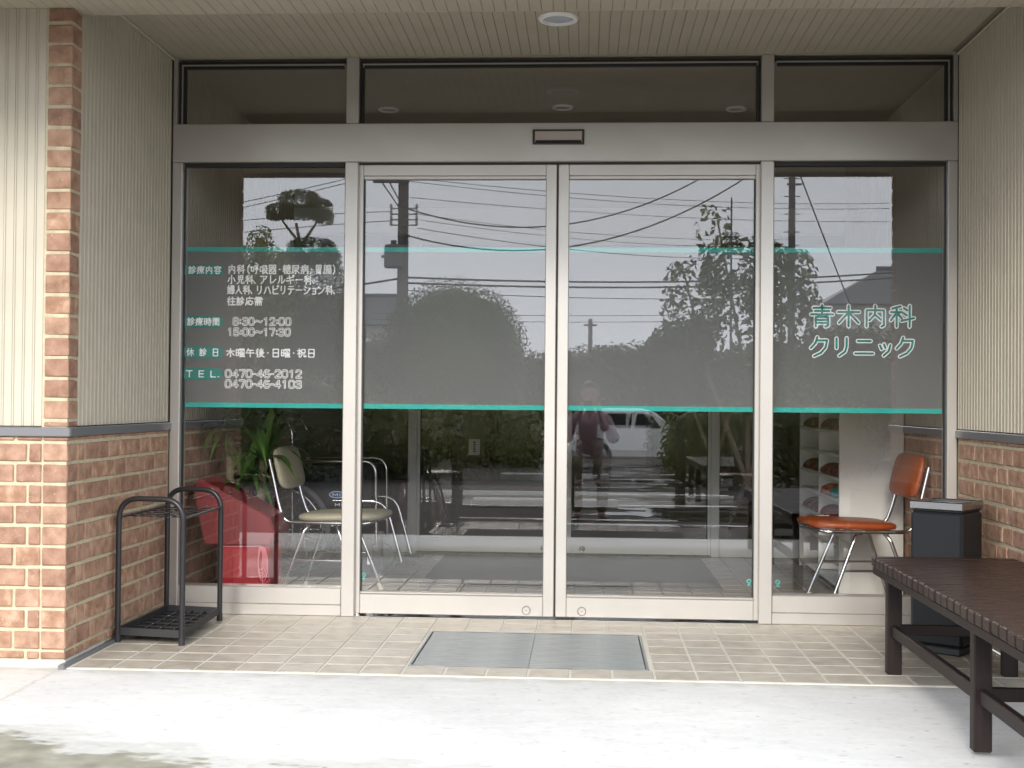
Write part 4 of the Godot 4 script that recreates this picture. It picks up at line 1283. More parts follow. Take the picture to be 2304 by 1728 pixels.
	part("bracket", bx(Vector3(-0.2, 8.6 - g0, -0.2), Vector3(0.3, 8.66 - g0, -0.12)), M.transformer_grey, p)
	p = thing("utility_pole", "thin far utility pole mirrored between the distant trees", "utility pole", Vector3(0.4, slope(80.0), 80.0), 0.0, "utility poles along the street")
	g0 = slope(80.0)
	part("shaft", tb([Vector3(0, 0, 0), Vector3(0, 4, 0), Vector3(0, 6.7 - g0, 0)], 0.17, 10, 0.15), M.pole_concrete, p)
	part("crossarm", bx(Vector3(-0.45, 6.2 - g0, -0.2), Vector3(0.45, 6.32 - g0, -0.1)), M.transformer_grey, p)
	p = thing("antenna_mast", "thin antenna mast with a wire basket mirrored above the leafy tree", "mast", Vector3(5.08, slope(38.0), 38.0))
	g0 = slope(38.0)
	part("mast", tb([Vector3(0, 0, 0), Vector3(0, 5, 0), Vector3(0, 8.2 - g0, 0)], 0.05, 8, 0.03), M.transformer_grey, p)
	var ab := MB.new()
	for k in 8:
		var a := TAU * k / 8
		ab.tube(PackedVector3Array([Vector3(0.22 * cos(a), 6.6 - g0, 0.22 * sin(a)), Vector3(0.24 * cos(a), 6.95 - g0, 0.24 * sin(a))]), 0.012, 5)
	for y in [6.6, 6.78, 6.95]:
		var ring := PackedVector3Array()
		for k in 13:
			ring.append(Vector3(0.23 * cos(TAU * k / 12), y - g0, 0.23 * sin(TAU * k / 12)))
		ab.tube(ring, 0.014, 5)
	part("basket", ab.mesh(), M.transformer_grey, p)

	# overhead wires: start, end, sag, radius
	var wires := [
		[Vector3(-4.9, 6.27, 27.8), Vector3(4.3, 8.2, 31.0), 1.15, 0.02, "thick service cable rising to the upper right from the left pole"],
		[Vector3(-4.9, 5.54, 27.8), Vector3(5.2, 8.0, 31.0), 1.25, 0.022, "lower thick service cable rising to the upper right"],
		[Vector3(-4.55, 6.1, 27.8), Vector3(7.16, 6.75, 38.0), 0.25, 0.008, "uppermost thin wire from the insulators of the left pole"],
		[Vector3(-4.55, 5.95, 27.8), Vector3(7.16, 6.5, 38.0), 0.25, 0.008, "second thin wire from the insulators of the left pole"],
		[Vector3(-4.55, 5.72, 27.8), Vector3(7.16, 6.1, 38.0), 0.3, 0.011, "third thin wire from the insulators of the left pole"],
		[Vector3(-4.85, 7.1, 27.8), Vector3(10.5, 8.0, 38.0), 0.25, 0.009, "top wire from the crossarm of the left pole"],
		[Vector3(-5.6, 7.1, 27.8), Vector3(10.5, 7.82, 38.0), 0.3, 0.009, "second wire from the crossarm of the left pole"],
		[Vector3(-4.9, 6.6, 28.0), Vector3(10.5, 7.36, 38.0), 0.2, 0.009, "thin wire just below the crossarm wires"],
		[Vector3(-4.9, 4.4, 28.0), Vector3(10.6, 5.6, 38.0), 0.22, 0.03, "upper thick telephone cable crossing above the domed tree"],
		[Vector3(-4.9, 4.25, 28.0), Vector3(10.6, 5.42, 38.0), 0.22, 0.03, "lower thick telephone cable crossing above the domed tree"],
		[Vector3(-4.9, 4.05, 28.0), Vector3(7.1, 4.75, 38.0), 0.15, 0.012, "thin wire below the telephone cables"],
		[Vector3(-6.0, 3.5, 29.0), Vector3(7.1, 4.2, 38.0), 0.1, 0.01, "lowest pair of thin wires, upper one"],
		[Vector3(-6.0, 3.32, 29.0), Vector3(7.1, 3.98, 38.0), 0.1, 0.01, "lowest pair of thin wires, lower one"],
		[Vector3(-12.5, 5.9, 28.0), Vector3(-5.0, 7.5, 28.0), 0.1, 0.011, "top wire left of the pole, slanting up to it above the pine"],
		[Vector3(-12.5, 5.72, 28.0), Vector3(-5.0, 7.4, 28.0), 0.1, 0.011, "second wire left of the pole, slanting up to it"],
		[Vector3(-12.5, 5.6, 28.0), Vector3(-5.3, 6.2, 28.0), -0.1, 0.011, "third wire left of the pole, behind the pine crown"],
		[Vector3(-12.5, 5.3, 28.0), Vector3(-5.3, 5.95, 28.0), -0.05, 0.011, "fourth wire left of the pole, behind the pine crown"],
		[Vector3(-13.0, 3.6, 28.0), Vector3(-5.0, 4.38, 28.0), 0.15, 0.03, "thick telephone cable left of the pole"],
		[Vector3(7.2, 9.6, 38.0), Vector3(9.6, 3.4, 38.0), 0.05, 0.025, "slanting guy wire of the right pole"]]
	for w in wires:
		var s: Vector3 = w[0]
		var e: Vector3 = w[1]
		var path := PackedVector3Array()
		for k in 25:
			var t := k / 24.0
			path.append(s.lerp(e, t) - Vector3.UP * 4.0 * float(w[2]) * t * (1.0 - t))
		var b := MB.new()
		b.tube(path, w[3], 5)
		var o := part("overhead_wire", b.mesh(), M.wire_black, self)
		o.set_meta("label", w[4])
		o.set_meta("category", "wire")
		o.set_meta("group", "overhead wires mirrored in the doors")

	# houses
	var h := thing("tiled_house", "house with dark hipped tile roof and pale wall mirrored in the right sidelight", "house", Vector3(11.8, slope(41.0), 43.0))
	house(h, 6.4, 6.0, 5.75, 7.3)
	h = thing("long_house", "long low house with dark roof mirrored behind the domed tree", "house", Vector3(-9.8, slope(47.0), 48.0))
	house(h, 8.6, 6.0, 5.2, 6.6)

	# cars
	suv(Vector3(-0.45, slope(34.0), 34.0), "white estate car with its rear to the left mirrored in the right door")
	suv(Vector3(-6.0, slope(36.0), 36.0), "second white car mirrored behind the door stiles, left of the first")

	# kerb, painted lines and puddles
	var kb := thing("parking_kerb", "pale concrete kerb strip mirrored low in the left door", "kerb", Vector3(-0.45, slope(8.6), 8.6))
	part("kerb_block", bx(Vector3(-0.85, -0.01, -0.12), Vector3(0.85, 0.1, 0.12), 0.015), M.kerb_concrete, kb)
	var ln := struct_root("parking_lines")
	for l in [[5.7, -0.2, 1.55], [9.2, 0.15, 1.85], [12.3, 0.2, 2.1], [16.6, 0.1, 1.7]]:
		part("painted_line", bx(Vector3(l[1], slope(l[0]) - 0.002, l[0] - 0.05), Vector3(l[2], slope(l[0]) + 0.005, l[0] + 0.05)), M.road_paint, ln)
	var pr := RandomNumberGenerator.new()
	pr.seed = 330
	var spots := [[1.0, 7.4, 0.85, 0.55], [0.7, 8.4, 0.7, 0.22], [0.9, 10.6, 0.95, 0.6], [1.3, 9.7, 0.7, 0.25], [0.85, 13.4, 0.9, 0.9], [1.1, 15.3, 0.9, 0.5], [0.5, 18.8, 1.1, 1.2], [0.4, 21.5, 0.9, 0.8], [1.45, 6.6, 0.75, 0.3], [1.7, 8.6, 0.55, 0.16], [0.75, 12.0, 0.8, 0.25], [1.9, 7.4, 0.5, 0.25], [0.9, 5.6, 0.5, 0.12], [0.3, 16.8, 0.8, 0.4]]
	var pn := noise(331, 0.9, 3)
	for i in spots.size():
		var q: Array = spots[i]
		var b := MB.new()
		var y: float = slope(q[1]) + 0.006
		var ctr := b.add(Vector3(q[0], y, q[1]), Vector3.UP)
		var ring := []
		for k in 48:
			var a := TAU * k / 48
			var rr := 1.0 + 0.75 * pn.get_noise_2d(cos(a) * 2.2 + i * 7.0, sin(a) * 2.2)
			ring.append(b.add(Vector3(q[0] + q[2] * rr * cos(a), slope(q[1] + q[3] * rr * sin(a)) + 0.006, q[1] + q[3] * rr * sin(a)), Vector3(pn.get_noise_2d(k, i) * 0.01, 1, pn.get_noise_2d(i, k) * 0.02).normalized()))
		for k in 48:
			b.face(ctr, ring[k], ring[(k + 1) % 48])
		var o := struct("puddle", b.mesh(), M.puddle)

func house(o: Node3D, w: float, d: float, eave: float, ridge: float) -> void:
	part("wall", bx(Vector3(-w / 2 + 0.4, 0, -d / 2 + 0.4), Vector3(w / 2 - 0.4, eave - 0.02, d / 2 - 0.4)), M.house_wall, o)
	var b := MB.new()
	var a := Vector3(-w / 2, eave, -d / 2); var c := Vector3(w / 2, eave, -d / 2); var e := Vector3(w / 2, eave, d / 2); var f := Vector3(-w / 2, eave, d / 2)
	var p := Vector3(-w / 2 + d * 0.45, ridge, 0); var q := Vector3(w / 2 - d * 0.45, ridge, 0)
	b.quad(a, c, q, p, Vector3(0, 1, -0.6).normalized())
	b.quad(f, e, q, p, Vector3(0, 1, 0.6).normalized())
	b.tri(a, f, p, Vector3(-0.6, 1, 0).normalized())
	b.tri(c, e, q, Vector3(0.6, 1, 0).normalized())
	b.quad(a, c, e, f, Vector3.DOWN)
	var rf := part("roof", b.mesh(), M.roof_tile, o)
	part("ridge_cap", tb([p + Vector3(-0.1, 0.03, 0), (p + q) / 2 + Vector3(0, 0.03, 0), q + Vector3(0.1, 0.03, 0)], 0.1, 8), M.roof_tile, rf)
	for k in [-1, 1]:
		var win := part("window", bx(Vector3(k * w * 0.22 - 0.6, 1.0, -d / 2 + 0.34), Vector3(k * w * 0.22 + 0.6, 2.1, -d / 2 + 0.39), 0.01), M.frame, o)
		part("pane", bx(Vector3(k * w * 0.22 - 0.53, 1.07, -d / 2 + 0.325), Vector3(k * w * 0.22 + 0.53, 2.03, -d / 2 + 0.335)), M.window_dark, win)

# extruded side profile with softened long edges
func profile(b: MB, pts: PackedVector2Array, z0: float, z1: float, inset: float) -> void:
	var n := pts.size()
	var c := Vector2()
	for p in pts:
		c += p / n
	var inner := PackedVector2Array()
	for p in pts:
		inner.append(p + (c - p).normalized() * inset)
	var tri_ := Geometry2D.triangulate_polygon(inner)
	for side in [[z0, -1.0], [z1, 1.0]]:
		for k in range(0, tri_.size(), 3):
			b.tri(Vector3(inner[tri_[k]].x, inner[tri_[k]].y, side[0]), Vector3(inner[tri_[k + 1]].x, inner[tri_[k + 1]].y, side[0]), Vector3(inner[tri_[k + 2]].x, inner[tri_[k + 2]].y, side[0]), Vector3(0, 0, side[1]))
	for k in n:
		var p := pts[k]; var q := pts[(k + 1) % n]
		var m := Vector2(q.y - p.y, p.x - q.x).normalized()
		if m.dot((p + q) / 2 - c) < 0.0:
			m = -m
		b.quad(Vector3(p.x, p.y, z0 + inset), Vector3(q.x, q.y, z0 + inset), Vector3(q.x, q.y, z1 - inset), Vector3(p.x, p.y, z1 - inset), Vector3(m.x, m.y, 0))
		for side in [[z0, z0 + inset, -1.0], [z1, z1 - inset, 1.0]]:
			b.quad(Vector3(p.x, p.y, side[1]), Vector3(q.x, q.y, side[1]), Vector3(inner[(k + 1) % n].x, inner[(k + 1) % n].y, side[0]), Vector3(inner[k].x, inner[k].y, side[0]), Vector3(m.x, m.y, side[2]).normalized())

func suv(at: Vector3, label: String) -> void:
	var o := thing("parked_car", label, "car", at, 0.0, "white cars across the car park")
	o.scale = Vector3.ONE * 1.12
	var b := MB.new()
	profile(b, PackedVector2Array([Vector2(0.02, 0.45), Vector2(0.0, 0.7), Vector2(0.06, 1.02), Vector2(2.95, 1.0), Vector2(4.1, 0.92), Vector2(4.32, 0.75), Vector2(4.35, 0.35), Vector2(3.9, 0.26), Vector2(0.3, 0.28)]), -0.84, 0.84, 0.05)
	profile(b, PackedVector2Array([Vector2(0.08, 1.0), Vector2(0.28, 1.52), Vector2(0.5, 1.6), Vector2(2.05, 1.6), Vector2(2.35, 1.52), Vector2(3.0, 1.0)]), -0.76, 0.76, 0.07)
	part("body", b.mesh(), M.car_white, o)
	for w in [[0.36, 0.95], [1.0, 1.72], [1.8, 2.55]]:
		for z in [-0.765, 0.765]:
			b = MB.new()
			profile(b, PackedVector2Array([Vector2(w[0], 1.06), Vector2(w[0] + 0.08, 1.46), Vector2(w[1] - (0.3 if w[1] > 2.5 else 0.0), 1.46), Vector2(w[1], 1.06)]), z - 0.012, z + 0.012, 0.004)
			part("window", b.mesh(), M.car_glass, o)
	for wx in [0.85, 3.45]:
		for z in [-0.78, 0.78]:
			b = MB.new()
			b.lathe([Vector2(0.0, -0.1), Vector2(0.2, -0.1), Vector2(0.31, -0.09), Vector2(0.33, -0.06), Vector2(0.33, 0.06), Vector2(0.31, 0.09), Vector2(0.2, 0.1), Vector2(0, 0.1)], Vector3(wx, 0.33, z), Vector3(0, 0, 1), 24)
			var ty := part("wheel", b.mesh(), M.car_black, o)
			b = MB.new()
			b.lathe([Vector2(0.2, 0.1), Vector2(0.19, 0.115), Vector2(0.06, 0.105), Vector2(0.0, 0.12)], Vector3(wx, 0.33, z) + Vector3(0, 0, 0.0 if z > 0 else -0.22), Vector3(0, 0, 1), 20)
			part("rim", b.mesh(), M.alloy, ty)
	for z in [-0.72, 0.72]:
		part("tail_light", bx(Vector3(-0.012, 0.72, z - 0.13), Vector3(0.12, 0.98, z + 0.13), 0.02), M.tail_red, o)
	part("bumper", bx(Vector3(-0.08, 0.36, -0.8), Vector3(0.06, 0.58, 0.8), 0.04), M.car_white, o)
	part("roof_rail", tb([Vector3(0.45, 1.63, -0.66), Vector3(1.3, 1.66, -0.66), Vector3(2.1, 1.63, -0.66)], 0.02, 6), M.car_black, o)

# ---------------------------------------------------------------- things on the porch
func porch_things() -> void:
	umbrella_stand()
	bench()
	ash_bin()

func umbrella_stand() -> void:
	var o := thing("umbrella_stand", "black tubular steel umbrella stand beside the left brick wall", "umbrella stand", Vector3(-1.85, 0, 0.44))
	var fl := Vector3(-1.995, 0, 0.72) - o.position
	var fr := Vector3(-1.698, 0, 0.77) - o.position
	var br := Vector3(-1.712, 0, 0.165) - o.position
	var bl := Vector3(-1.985, 0, 0.115) - o.position
	var r := 0.0122
	for e in [[fl, fr], [bl, br]]:
		var a: Vector3 = e[0]; var c: Vector3 = e[1]
		var b := MB.new()
		b.tube(rounded([a + Vector3.UP * 0.012, a + Vector3.UP * 0.617, c + Vector3.UP * 0.617, c + Vector3.UP * 0.012], 0.095, 8), r, 12)
		part("hoop", b.mesh(), M.dark_steel, o)
		for f in [a, c]:
			var k := MB.new()
			k.lathe([Vector2(0, 0), Vector2(r + 0.0015, 0), Vector2(r + 0.0018, 0.034), Vector2(r, 0.036)], f, Vector3.UP, 12)
			part("foot_cap", k.mesh(), M.dark_plastic, o)
	# side bars and wire grid at the top
	var g := MB.new()
	var y := Vector3.UP * 0.535
	for e in [[fl, bl], [fr, br]]:
		g.tube(PackedVector3Array([e[0] + y, (e[0] + e[1]) / 2 + y, e[1] + y]), 0.0062, 6)
	part("side_bars", g.mesh(), M.dark_steel, o)
	g = MB.new()
	for k in range(1, 7):
		var t := k / 7.0
		g.tube(PackedVector3Array([fl.lerp(bl, t) + y, fl.lerp(bl, t).lerp(fr.lerp(br, t), 0.5) + y, fr.lerp(br, t) + y]), 0.0026, 5)
	for k in range(1, 4):
		var t := k / 4.0
		g.tube(PackedVector3Array([fl.lerp(fr, t) + y * 1.008, fl.lerp(fr, t).lerp(bl.lerp(br, t), 0.5) + y * 1.008, bl.lerp(br, t) + y * 1.008]), 0.0026, 5)
	part("wire_grid", g.mesh(), M.dark_steel, o)
	# drip tray: floor, rims, ribs
	var tr := MB.new()
	var lo := 0.03
	var hi := 0.062
	var cs := [fl, fr, br, bl]
	var ins := []
	for p in cs:
		ins.append(p * Vector3(0.94, 1, 0.975))
	tr.quad(ins[0] + Vector3.UP * 0.034, ins[1] + Vector3.UP * 0.034, ins[2] + Vector3.UP * 0.034, ins[3] + Vector3.UP * 0.034, Vector3.UP)
	tr.quad(cs[0] + Vector3.UP * lo, cs[1] + Vector3.UP * lo, cs[2] + Vector3.UP * lo, cs[3] + Vector3.UP * lo, Vector3.DOWN)
	for k in 4:
		var a: Vector3 = cs[k]; var c: Vector3 = cs[(k + 1) % 4]
		var ai: Vector3 = ins[k]; var ci: Vector3 = ins[(k + 1) % 4]
		var out := ((a + c) / 2).normalized()
		tr.quad(a + Vector3.UP * lo, c + Vector3.UP * lo, c + Vector3.UP * hi, a + Vector3.UP * hi, out)
		tr.quad(ai + Vector3.UP * 0.034, ci + Vector3.UP * 0.034, ci + Vector3.UP * hi, ai + Vector3.UP * hi, -out)
		tr.quad(a + Vector3.UP * hi, c + Vector3.UP * hi, ci + Vector3.UP * hi, ai + Vector3.UP * hi, Vector3.UP)
	part("drip_tray", tr.mesh(), M.dark_plastic, o)
	var rb := MB.new()
	for k in range(1, 7):
		var t := k / 7.0
		var a: Vector3 = ins[0].lerp(ins[3], t); var c: Vector3 = ins[1].lerp(ins[2], t)
		rb.tube(PackedVector3Array([a + Vector3.UP * 0.038, (a + c) / 2 + Vector3.UP * 0.038, c + Vector3.UP * 0.038]), 0.005, 5)
	for k in range(1, 4):
		var t := k / 4.0
		var a: Vector3 = ins[0].lerp(ins[1], t); var c: Vector3 = ins[3].lerp(ins[2], t)
		rb.tube(PackedVector3Array([a + Vector3.UP * 0.039, (a + c) / 2 + Vector3.UP * 0.039, c + Vector3.UP * 0.039]), 0.005, 5)
	part("tray_ribs", rb.mesh(), M.dark_plastic, o)

func bench() -> void:
	var o := thing("slat_bench", "long dark brown slatted bench along the right porch wall", "bench", Vector3(1.43, 0, 2.0))
	var x0 := 1.152 - 1.43
	var x1 := 1.712 - 1.43
	var z0 := 0.925 - 2.0
	var pitch := 0.0705
	for k in 30:
		var z := z0 + pitch * k
		var b := bx(Vector3(x0 + rng.randf_range(-0.0015, 0.0015), 0.402, 0.0), Vector3(x1, 0.441, 0.0625), 0.005)
		part("slat", b, M.bench_wood, o, Vector3(0, rng.randf_range(-0.0008, 0.0008), z))
	for x in [x0 + 0.006, x1 - 0.046]:
		part("side_rail", bx(Vector3(x, 0.371, z0 + 0.0), Vector3(x + 0.04, 0.4012, z0 + pitch * 30 - 0.01), 0.003), M.bench_leg, o)
	part("middle_rail", bx(Vector3(-0.03, 0.372, z0), Vector3(0.03, 0.4012, z0 + pitch * 30 - 0.01), 0.003), M.bench_leg, o)
	for lz in [1.045 - 2.0, 2.128 - 2.0, 3.0 - 2.0]:
		for sx in [-1, 1]:
			var xa: float = 1.183 - 1.43 if sx < 0 else 1.625 - 1.43
			part("leg", bx(Vector3(xa, 0.0, lz - 0.016), Vector3(xa + 0.056, 0.3705, lz + 0.0275), 0.004), M.bench_leg, o)
			part("bolt", bx(Vector3(xa - 0.0016, 0.16, lz + 0.001), Vector3(xa + 0.0, 0.167, lz + 0.008), 0.001), M.dark_plastic, o)
		part("cross_rail", bx(Vector3(1.2395 - 1.43, 0.15, lz - 0.01), Vector3(1.6245 - 1.43, 0.192, lz + 0.012), 0.003), M.bench_leg, o)
	for seg in [[1.073, 2.111], [2.156, 2.983]]:
		for x in [1.197 - 1.43, 1.64 - 1.43]:
			part("stretcher", bx(Vector3(x, 0.147, seg[0] - 2.0), Vector3(x + 0.026, 0.191, seg[1] - 2.0), 0.003), M.bench_leg, o)

func ash_bin() -> void:
	var o := thing("ash_bin", "square black ash bin with chrome rim and ash tray top behind the bench", "ash bin", Vector3(1.552, 0, 0.555), deg_to_rad(-37.5))
	var h := 0.116
	part("body", bx(Vector3(-h + 0.003, 0.035, -h + 0.003), Vector3(h - 0.003, 0.598, h - 0.003), 0.012), M.bin_black, o)
	part("plinth", bx(Vector3(-h + 0.014, 0.0, -h + 0.014), Vector3(h - 0.014, 0.0345, h - 0.014), 0.006), M.dark_plastic, o)
	var b := MB.new()
	# chrome band, open in the middle, with a lipped tray
	for e in [[Vector3(-h, 0.606, -h), Vector3(h, 0.641, -h + 0.02)], [Vector3(-h, 0.606, h - 0.02), Vector3(h, 0.641, h)], [Vector3(-h, 0.606, -h + 0.0202), Vector3(-h + 0.02, 0.641, h - 0.0202)], [Vector3(h - 0.02, 0.606, -h + 0.0202), Vector3(h, 0.641, h - 0.0202)]]:
		b.box(e[0], e[1], 0.004)
	part("rim", b.mesh(), M.bin_rim, o)
	b = MB.new()
	b.box(Vector3(-h + 0.006, 0.5985, -h + 0.006), Vector3(h - 0.006, 0.6055, h - 0.006), 0.003)
	part("ash_tray", b.mesh(), M.dark_steel, o)
	b = MB.new()
	for k in 6:
		b.box(Vector3(-h + 0.021, 0.622, -h + 0.035 + k * 0.03), Vector3(h - 0.021, 0.63, -h + 0.043 + k * 0.03), 0.002)
	part("grate", b.mesh(), M.dado, o)

# ---------------------------------------------------------------- things in the vestibule
# soft slab with rounded corners lying in the xz plane
func cushion(lx: float, lz: float, t: float, dome := 0.006) -> ArrayMesh:
	var b := MB.new()
	var n := 40
	var layers := [[0.0, 0.9], [t * 0.18, 0.985], [t * 0.5, 1.0], [t * 0.82, 0.985], [t, 0.9], [t + dome * 0.8, 0.5]]
	var rows := []
	for l in layers:
		var row := []
		for k in n:
			var a := TAU * k / n
			var c := cos(a); var s := sin(a)
			var p := Vector3(lx * signf(c) * pow(absf(c), 0.45), 0, lz * signf(s) * pow(absf(s), 0.45)) * float(l[1])
			p.y = l[0]
			var nn := Vector3(c, lerpf(-1.4, 1.4, clampf(l[0] / t, 0, 1)), s).normalized()
			if l[1] == 0.5:
				nn = Vector3.UP
			elif l[0] == t:
				nn = Vector3(c * 0.35, 1, s * 0.35).normalized()
			row.append(b.add(p, nn))
		rows.append(row)
	for i in rows.size() - 1:
		for k in n:
			var k2 := (k + 1) % n
			b.face(rows[i][k], rows[i][k2], rows[i + 1][k2])
			b.face(rows[i][k], rows[i + 1][k2], rows[i + 1][k])
	var top := b.add(Vector3(0, t + dome, 0), Vector3.UP)
	var bot := b.add(Vector3.ZERO, Vector3.DOWN)
	for k in n:
		b.face(rows[5][k], rows[5][(k + 1) % n], top)
		b.face(rows[0][k], rows[0][(k + 1) % n], bot)
	return b.mesh()

func chair(label: String, at: Vector3, turn: float, m: Material) -> Node3D:
	var o := thing("tubular_chair", label, "chair", at, turn, "tubular steel chairs in the vestibule")
	var hz := 0.205
	for s in [-1, 1]:
		var z: float = hz * s
		var b := MB.new()
		b.tube(rounded([Vector3(-0.306, 0.73, z * 0.94), Vector3(-0.25, 0.5, z * 0.97), Vector3(-0.215, 0.403, z), Vector3(0.22, 0.403, z), Vector3(0.262, 0.415, z * 0.8), Vector3(0.268, 0.415, z * 0.05)], 0.075, 7), 0.0105, 10)
		part("side_tube", b.mesh(), M.steel, o)
		b = MB.new()
		b.tube(rounded([Vector3(-0.09, 0.393, z * 0.72), Vector3(-0.115, 0.36, z * 0.86), Vector3(-0.232, 0.02, z * 1.02)], 0.04), 0.0098, 10)
		part("rear_leg", b.mesh(), M.steel, o)
		b = MB.new()
		b.tube(rounded([Vector3(0.045, 0.393, z * 0.72), Vector3(0.07, 0.36, z * 0.86), Vector3(0.205, 0.02, z * 1.02)], 0.04), 0.0098, 10)
		part("front_leg", b.mesh(), M.steel, o)
		part("stretcher", tb([Vector3(-0.167, 0.205, z * 0.95), Vector3(0, 0.205, z * 0.95), Vector3(0.132, 0.205, z * 0.95)], 0.0065, 8), M.steel, o)
		for x in [-0.2345, 0.2085]:
			b = MB.new()
			b.lathe([Vector2(0, 0), Vector2(0.0135, 0), Vector2(0.0145, 0.012), Vector2(0.0125, 0.04), Vector2(0.0105, 0.042)], Vector3(x + (0.002 if x < 0 else -0.002), 0.0, z * 1.02), Vector3(0.3 if x < 0 else -0.35, 1, 0), 12)
			part("foot_tip", b.mesh(), M.rubber_tip, o)
	part("seat_bar", tb([Vector3(-0.09, 0.393, -hz), Vector3(-0.09, 0.391, 0), Vector3(-0.09, 0.393, hz)], 0.008, 8), M.steel, o)
	part("seat_bar", tb([Vector3(0.045, 0.393, -hz), Vector3(0.045, 0.391, 0), Vector3(0.045, 0.393, hz)], 0.008, 8), M.steel, o)
	part("seat", cushion(0.232, 0.2, 0.034, 0.008), m, o, Vector3(0.062, 0.413, 0), Basis(Vector3.BACK, 0.03))
	part("backrest", cushion(0.114, 0.205, 0.028, 0.006), m, o, Vector3(-0.272, 0.678, 0), Basis(Vector3.BACK, -PI / 2 + 0.24))
	return o

func inside_things() -> void:
	chair("beige vinyl chair with chrome tube frame in front of the wheelchair", Vector3(-1.335, 0.0, -0.69), -0.09, M.beige_seat)
	var oc := chair("orange vinyl chair with chrome tube frame by the shoe cabinet", Vector3(1.428, 0.0, -0.62), PI + 0.09, M.orange_seat)
	part("sticker", bx(Vector3(0.11, 0.4545, 0.13), Vector3(0.17, 0.4562, 0.15)), M.paper, oc)
	part("sticker", bx(Vector3(0.235, 0.4515, 0.11), Vector3(0.255, 0.454, 0.13)), M.paper, oc)

	# red box with a hood that slopes to the right
	var rb := thing("red_box", "large red box with sloping lid and pink cord behind the left sidelight", "box", Vector3(-1.72, 0, -0.36))
	part("body", bx(Vector3(-0.115, 0.0, -0.16), Vector3(0.142, 0.31, 0.12), 0.008), M.red_box, rb)
	var b := MB.new()
	profile(b, PackedVector2Array([Vector2(-0.19, 0.3105), Vector2(0.155, 0.3105), Vector2(0.172, 0.375), Vector2(0.145, 0.452), Vector2(-0.215, 0.645), Vector2(-0.255, 0.6)]), -0.18, 0.14, 0.012)
	part("lid", b.mesh(), M.red_dark, rb)
	part("front_panel", bx(Vector3(-0.045, 0.02, 0.1203), Vector3(0.092, 0.285, 0.126), 0.003), M.red_light, rb)
	b = MB.new()
	b.tube(PackedVector3Array([Vector3(-0.1, 0.302, 0.1255), Vector3(0.0, 0.304, 0.128), Vector3(0.1, 0.307, 0.129)]), 0.0025, 6)
	for k in 5:
		var loop := PackedVector3Array()
		for i in 17:
			var a := TAU * i / 16
			loop.append(Vector3(0.104 + (0.012 + 0.003 * k) * sin(a) + 0.004 * k - 0.006, 0.245 - 0.014 * k * 0.5 + (0.058 + 0.007 * k) * cos(a), 0.131 + 0.002 * k + 0.003 * sin(a * 2)))
		b.tube(loop, 0.0026, 6)
	b.tube(PackedVector3Array([Vector3(0.108, 0.22, 0.137), Vector3(0.112, 0.12, 0.136), Vector3(0.106, 0.03, 0.134), Vector3(0.11, 0.004, 0.134)]), 0.0026, 6)
	part("cord", b.mesh(), M.pink_cord, rb)

	yucca()
	wheelchair()
	cabinet()

func yucca() -> void:
	var o := thing("potted_yucca", "tall potted yucca with striped canes and strap leaves in the left corner", "potted plant", Vector3(-1.83, 0, -0.68))
	var b := MB.new()
	b.lathe([Vector2(0, 0), Vector2(0.095, 0), Vector2(0.125, 0.2), Vector2(0.135, 0.2), Vector2(0.135, 0.225), Vector2(0.118, 0.225), Vector2(0.115, 0.19), Vector2(0, 0.19)], Vector3.ZERO, Vector3.UP, 24)
	part("pot", b.mesh(), M.pot, o)
	var r := RandomNumberGenerator.new()
	r.seed = 401
	var canes := [[Vector3(-0.045, 0.19, 0.06), Vector3(-0.06, 0.7, 0.08), Vector3(-0.075, 1.46, 0.09)], [Vector3(0.0, 0.19, -0.02), Vector3(0.01, 0.7, 0.0), Vector3(0.005, 1.2, 0.0)], [Vector3(0.075, 0.19, 0.03), Vector3(0.1, 0.45, 0.04), Vector3(0.115, 0.72, 0.05)]]
	for c in canes:
		b = MB.new()
		var path := rounded(c, 0.2, 8)
		var dense := PackedVector3Array()
		for i in path.size() - 1:
			for k in 4:
				dense.append(path[i].lerp(path[i + 1], k / 4.0))
		dense.append(path[path.size() - 1])
		b.tube(dense, 0.022, 10)
		part("cane", b.mesh(), M.cane_bark, o)
	var tufts := [[canes[0][2], 50, 0.42, 0.9], [canes[1][2], 50, 0.42, 0.8], [canes[2][2], 50, 0.36, 0.8], [Vector3(0.03, 0.58, 0.05), 34, 0.3, 0.8], [Vector3(0.13, 0.98, 0.06), 50, 0.4, 0.75], [Vector3(-0.02, 0.85, 0.06), 36, 0.34, 0.8]]
	for t in tufts:
		b = MB.new()
		for k in t[1]:
			var up := r.randf()
			strap(b, t[0] + o.position * 0.0 + Vector3(0, 0.03 * up, 0), 0.75 + r.randf() * 4.9, lerpf(0.25, 1.45, up), float(t[2]) * r.randf_range(0.75, 1.15), 0.042, r.randf_range(0.3, 1.1) * float(t[3]), r)
		for i in b.v.size():   # keep the leaves clear of the wall and the pane
			b.v[i].x = maxf(b.v[i].x, LX + 0.02 - o.position.x)
			b.v[i].z = minf(b.v[i].z, -0.09 - o.position.z)
		part("leaf_tuft", b.mesh(), M.leaf_yucca, o)

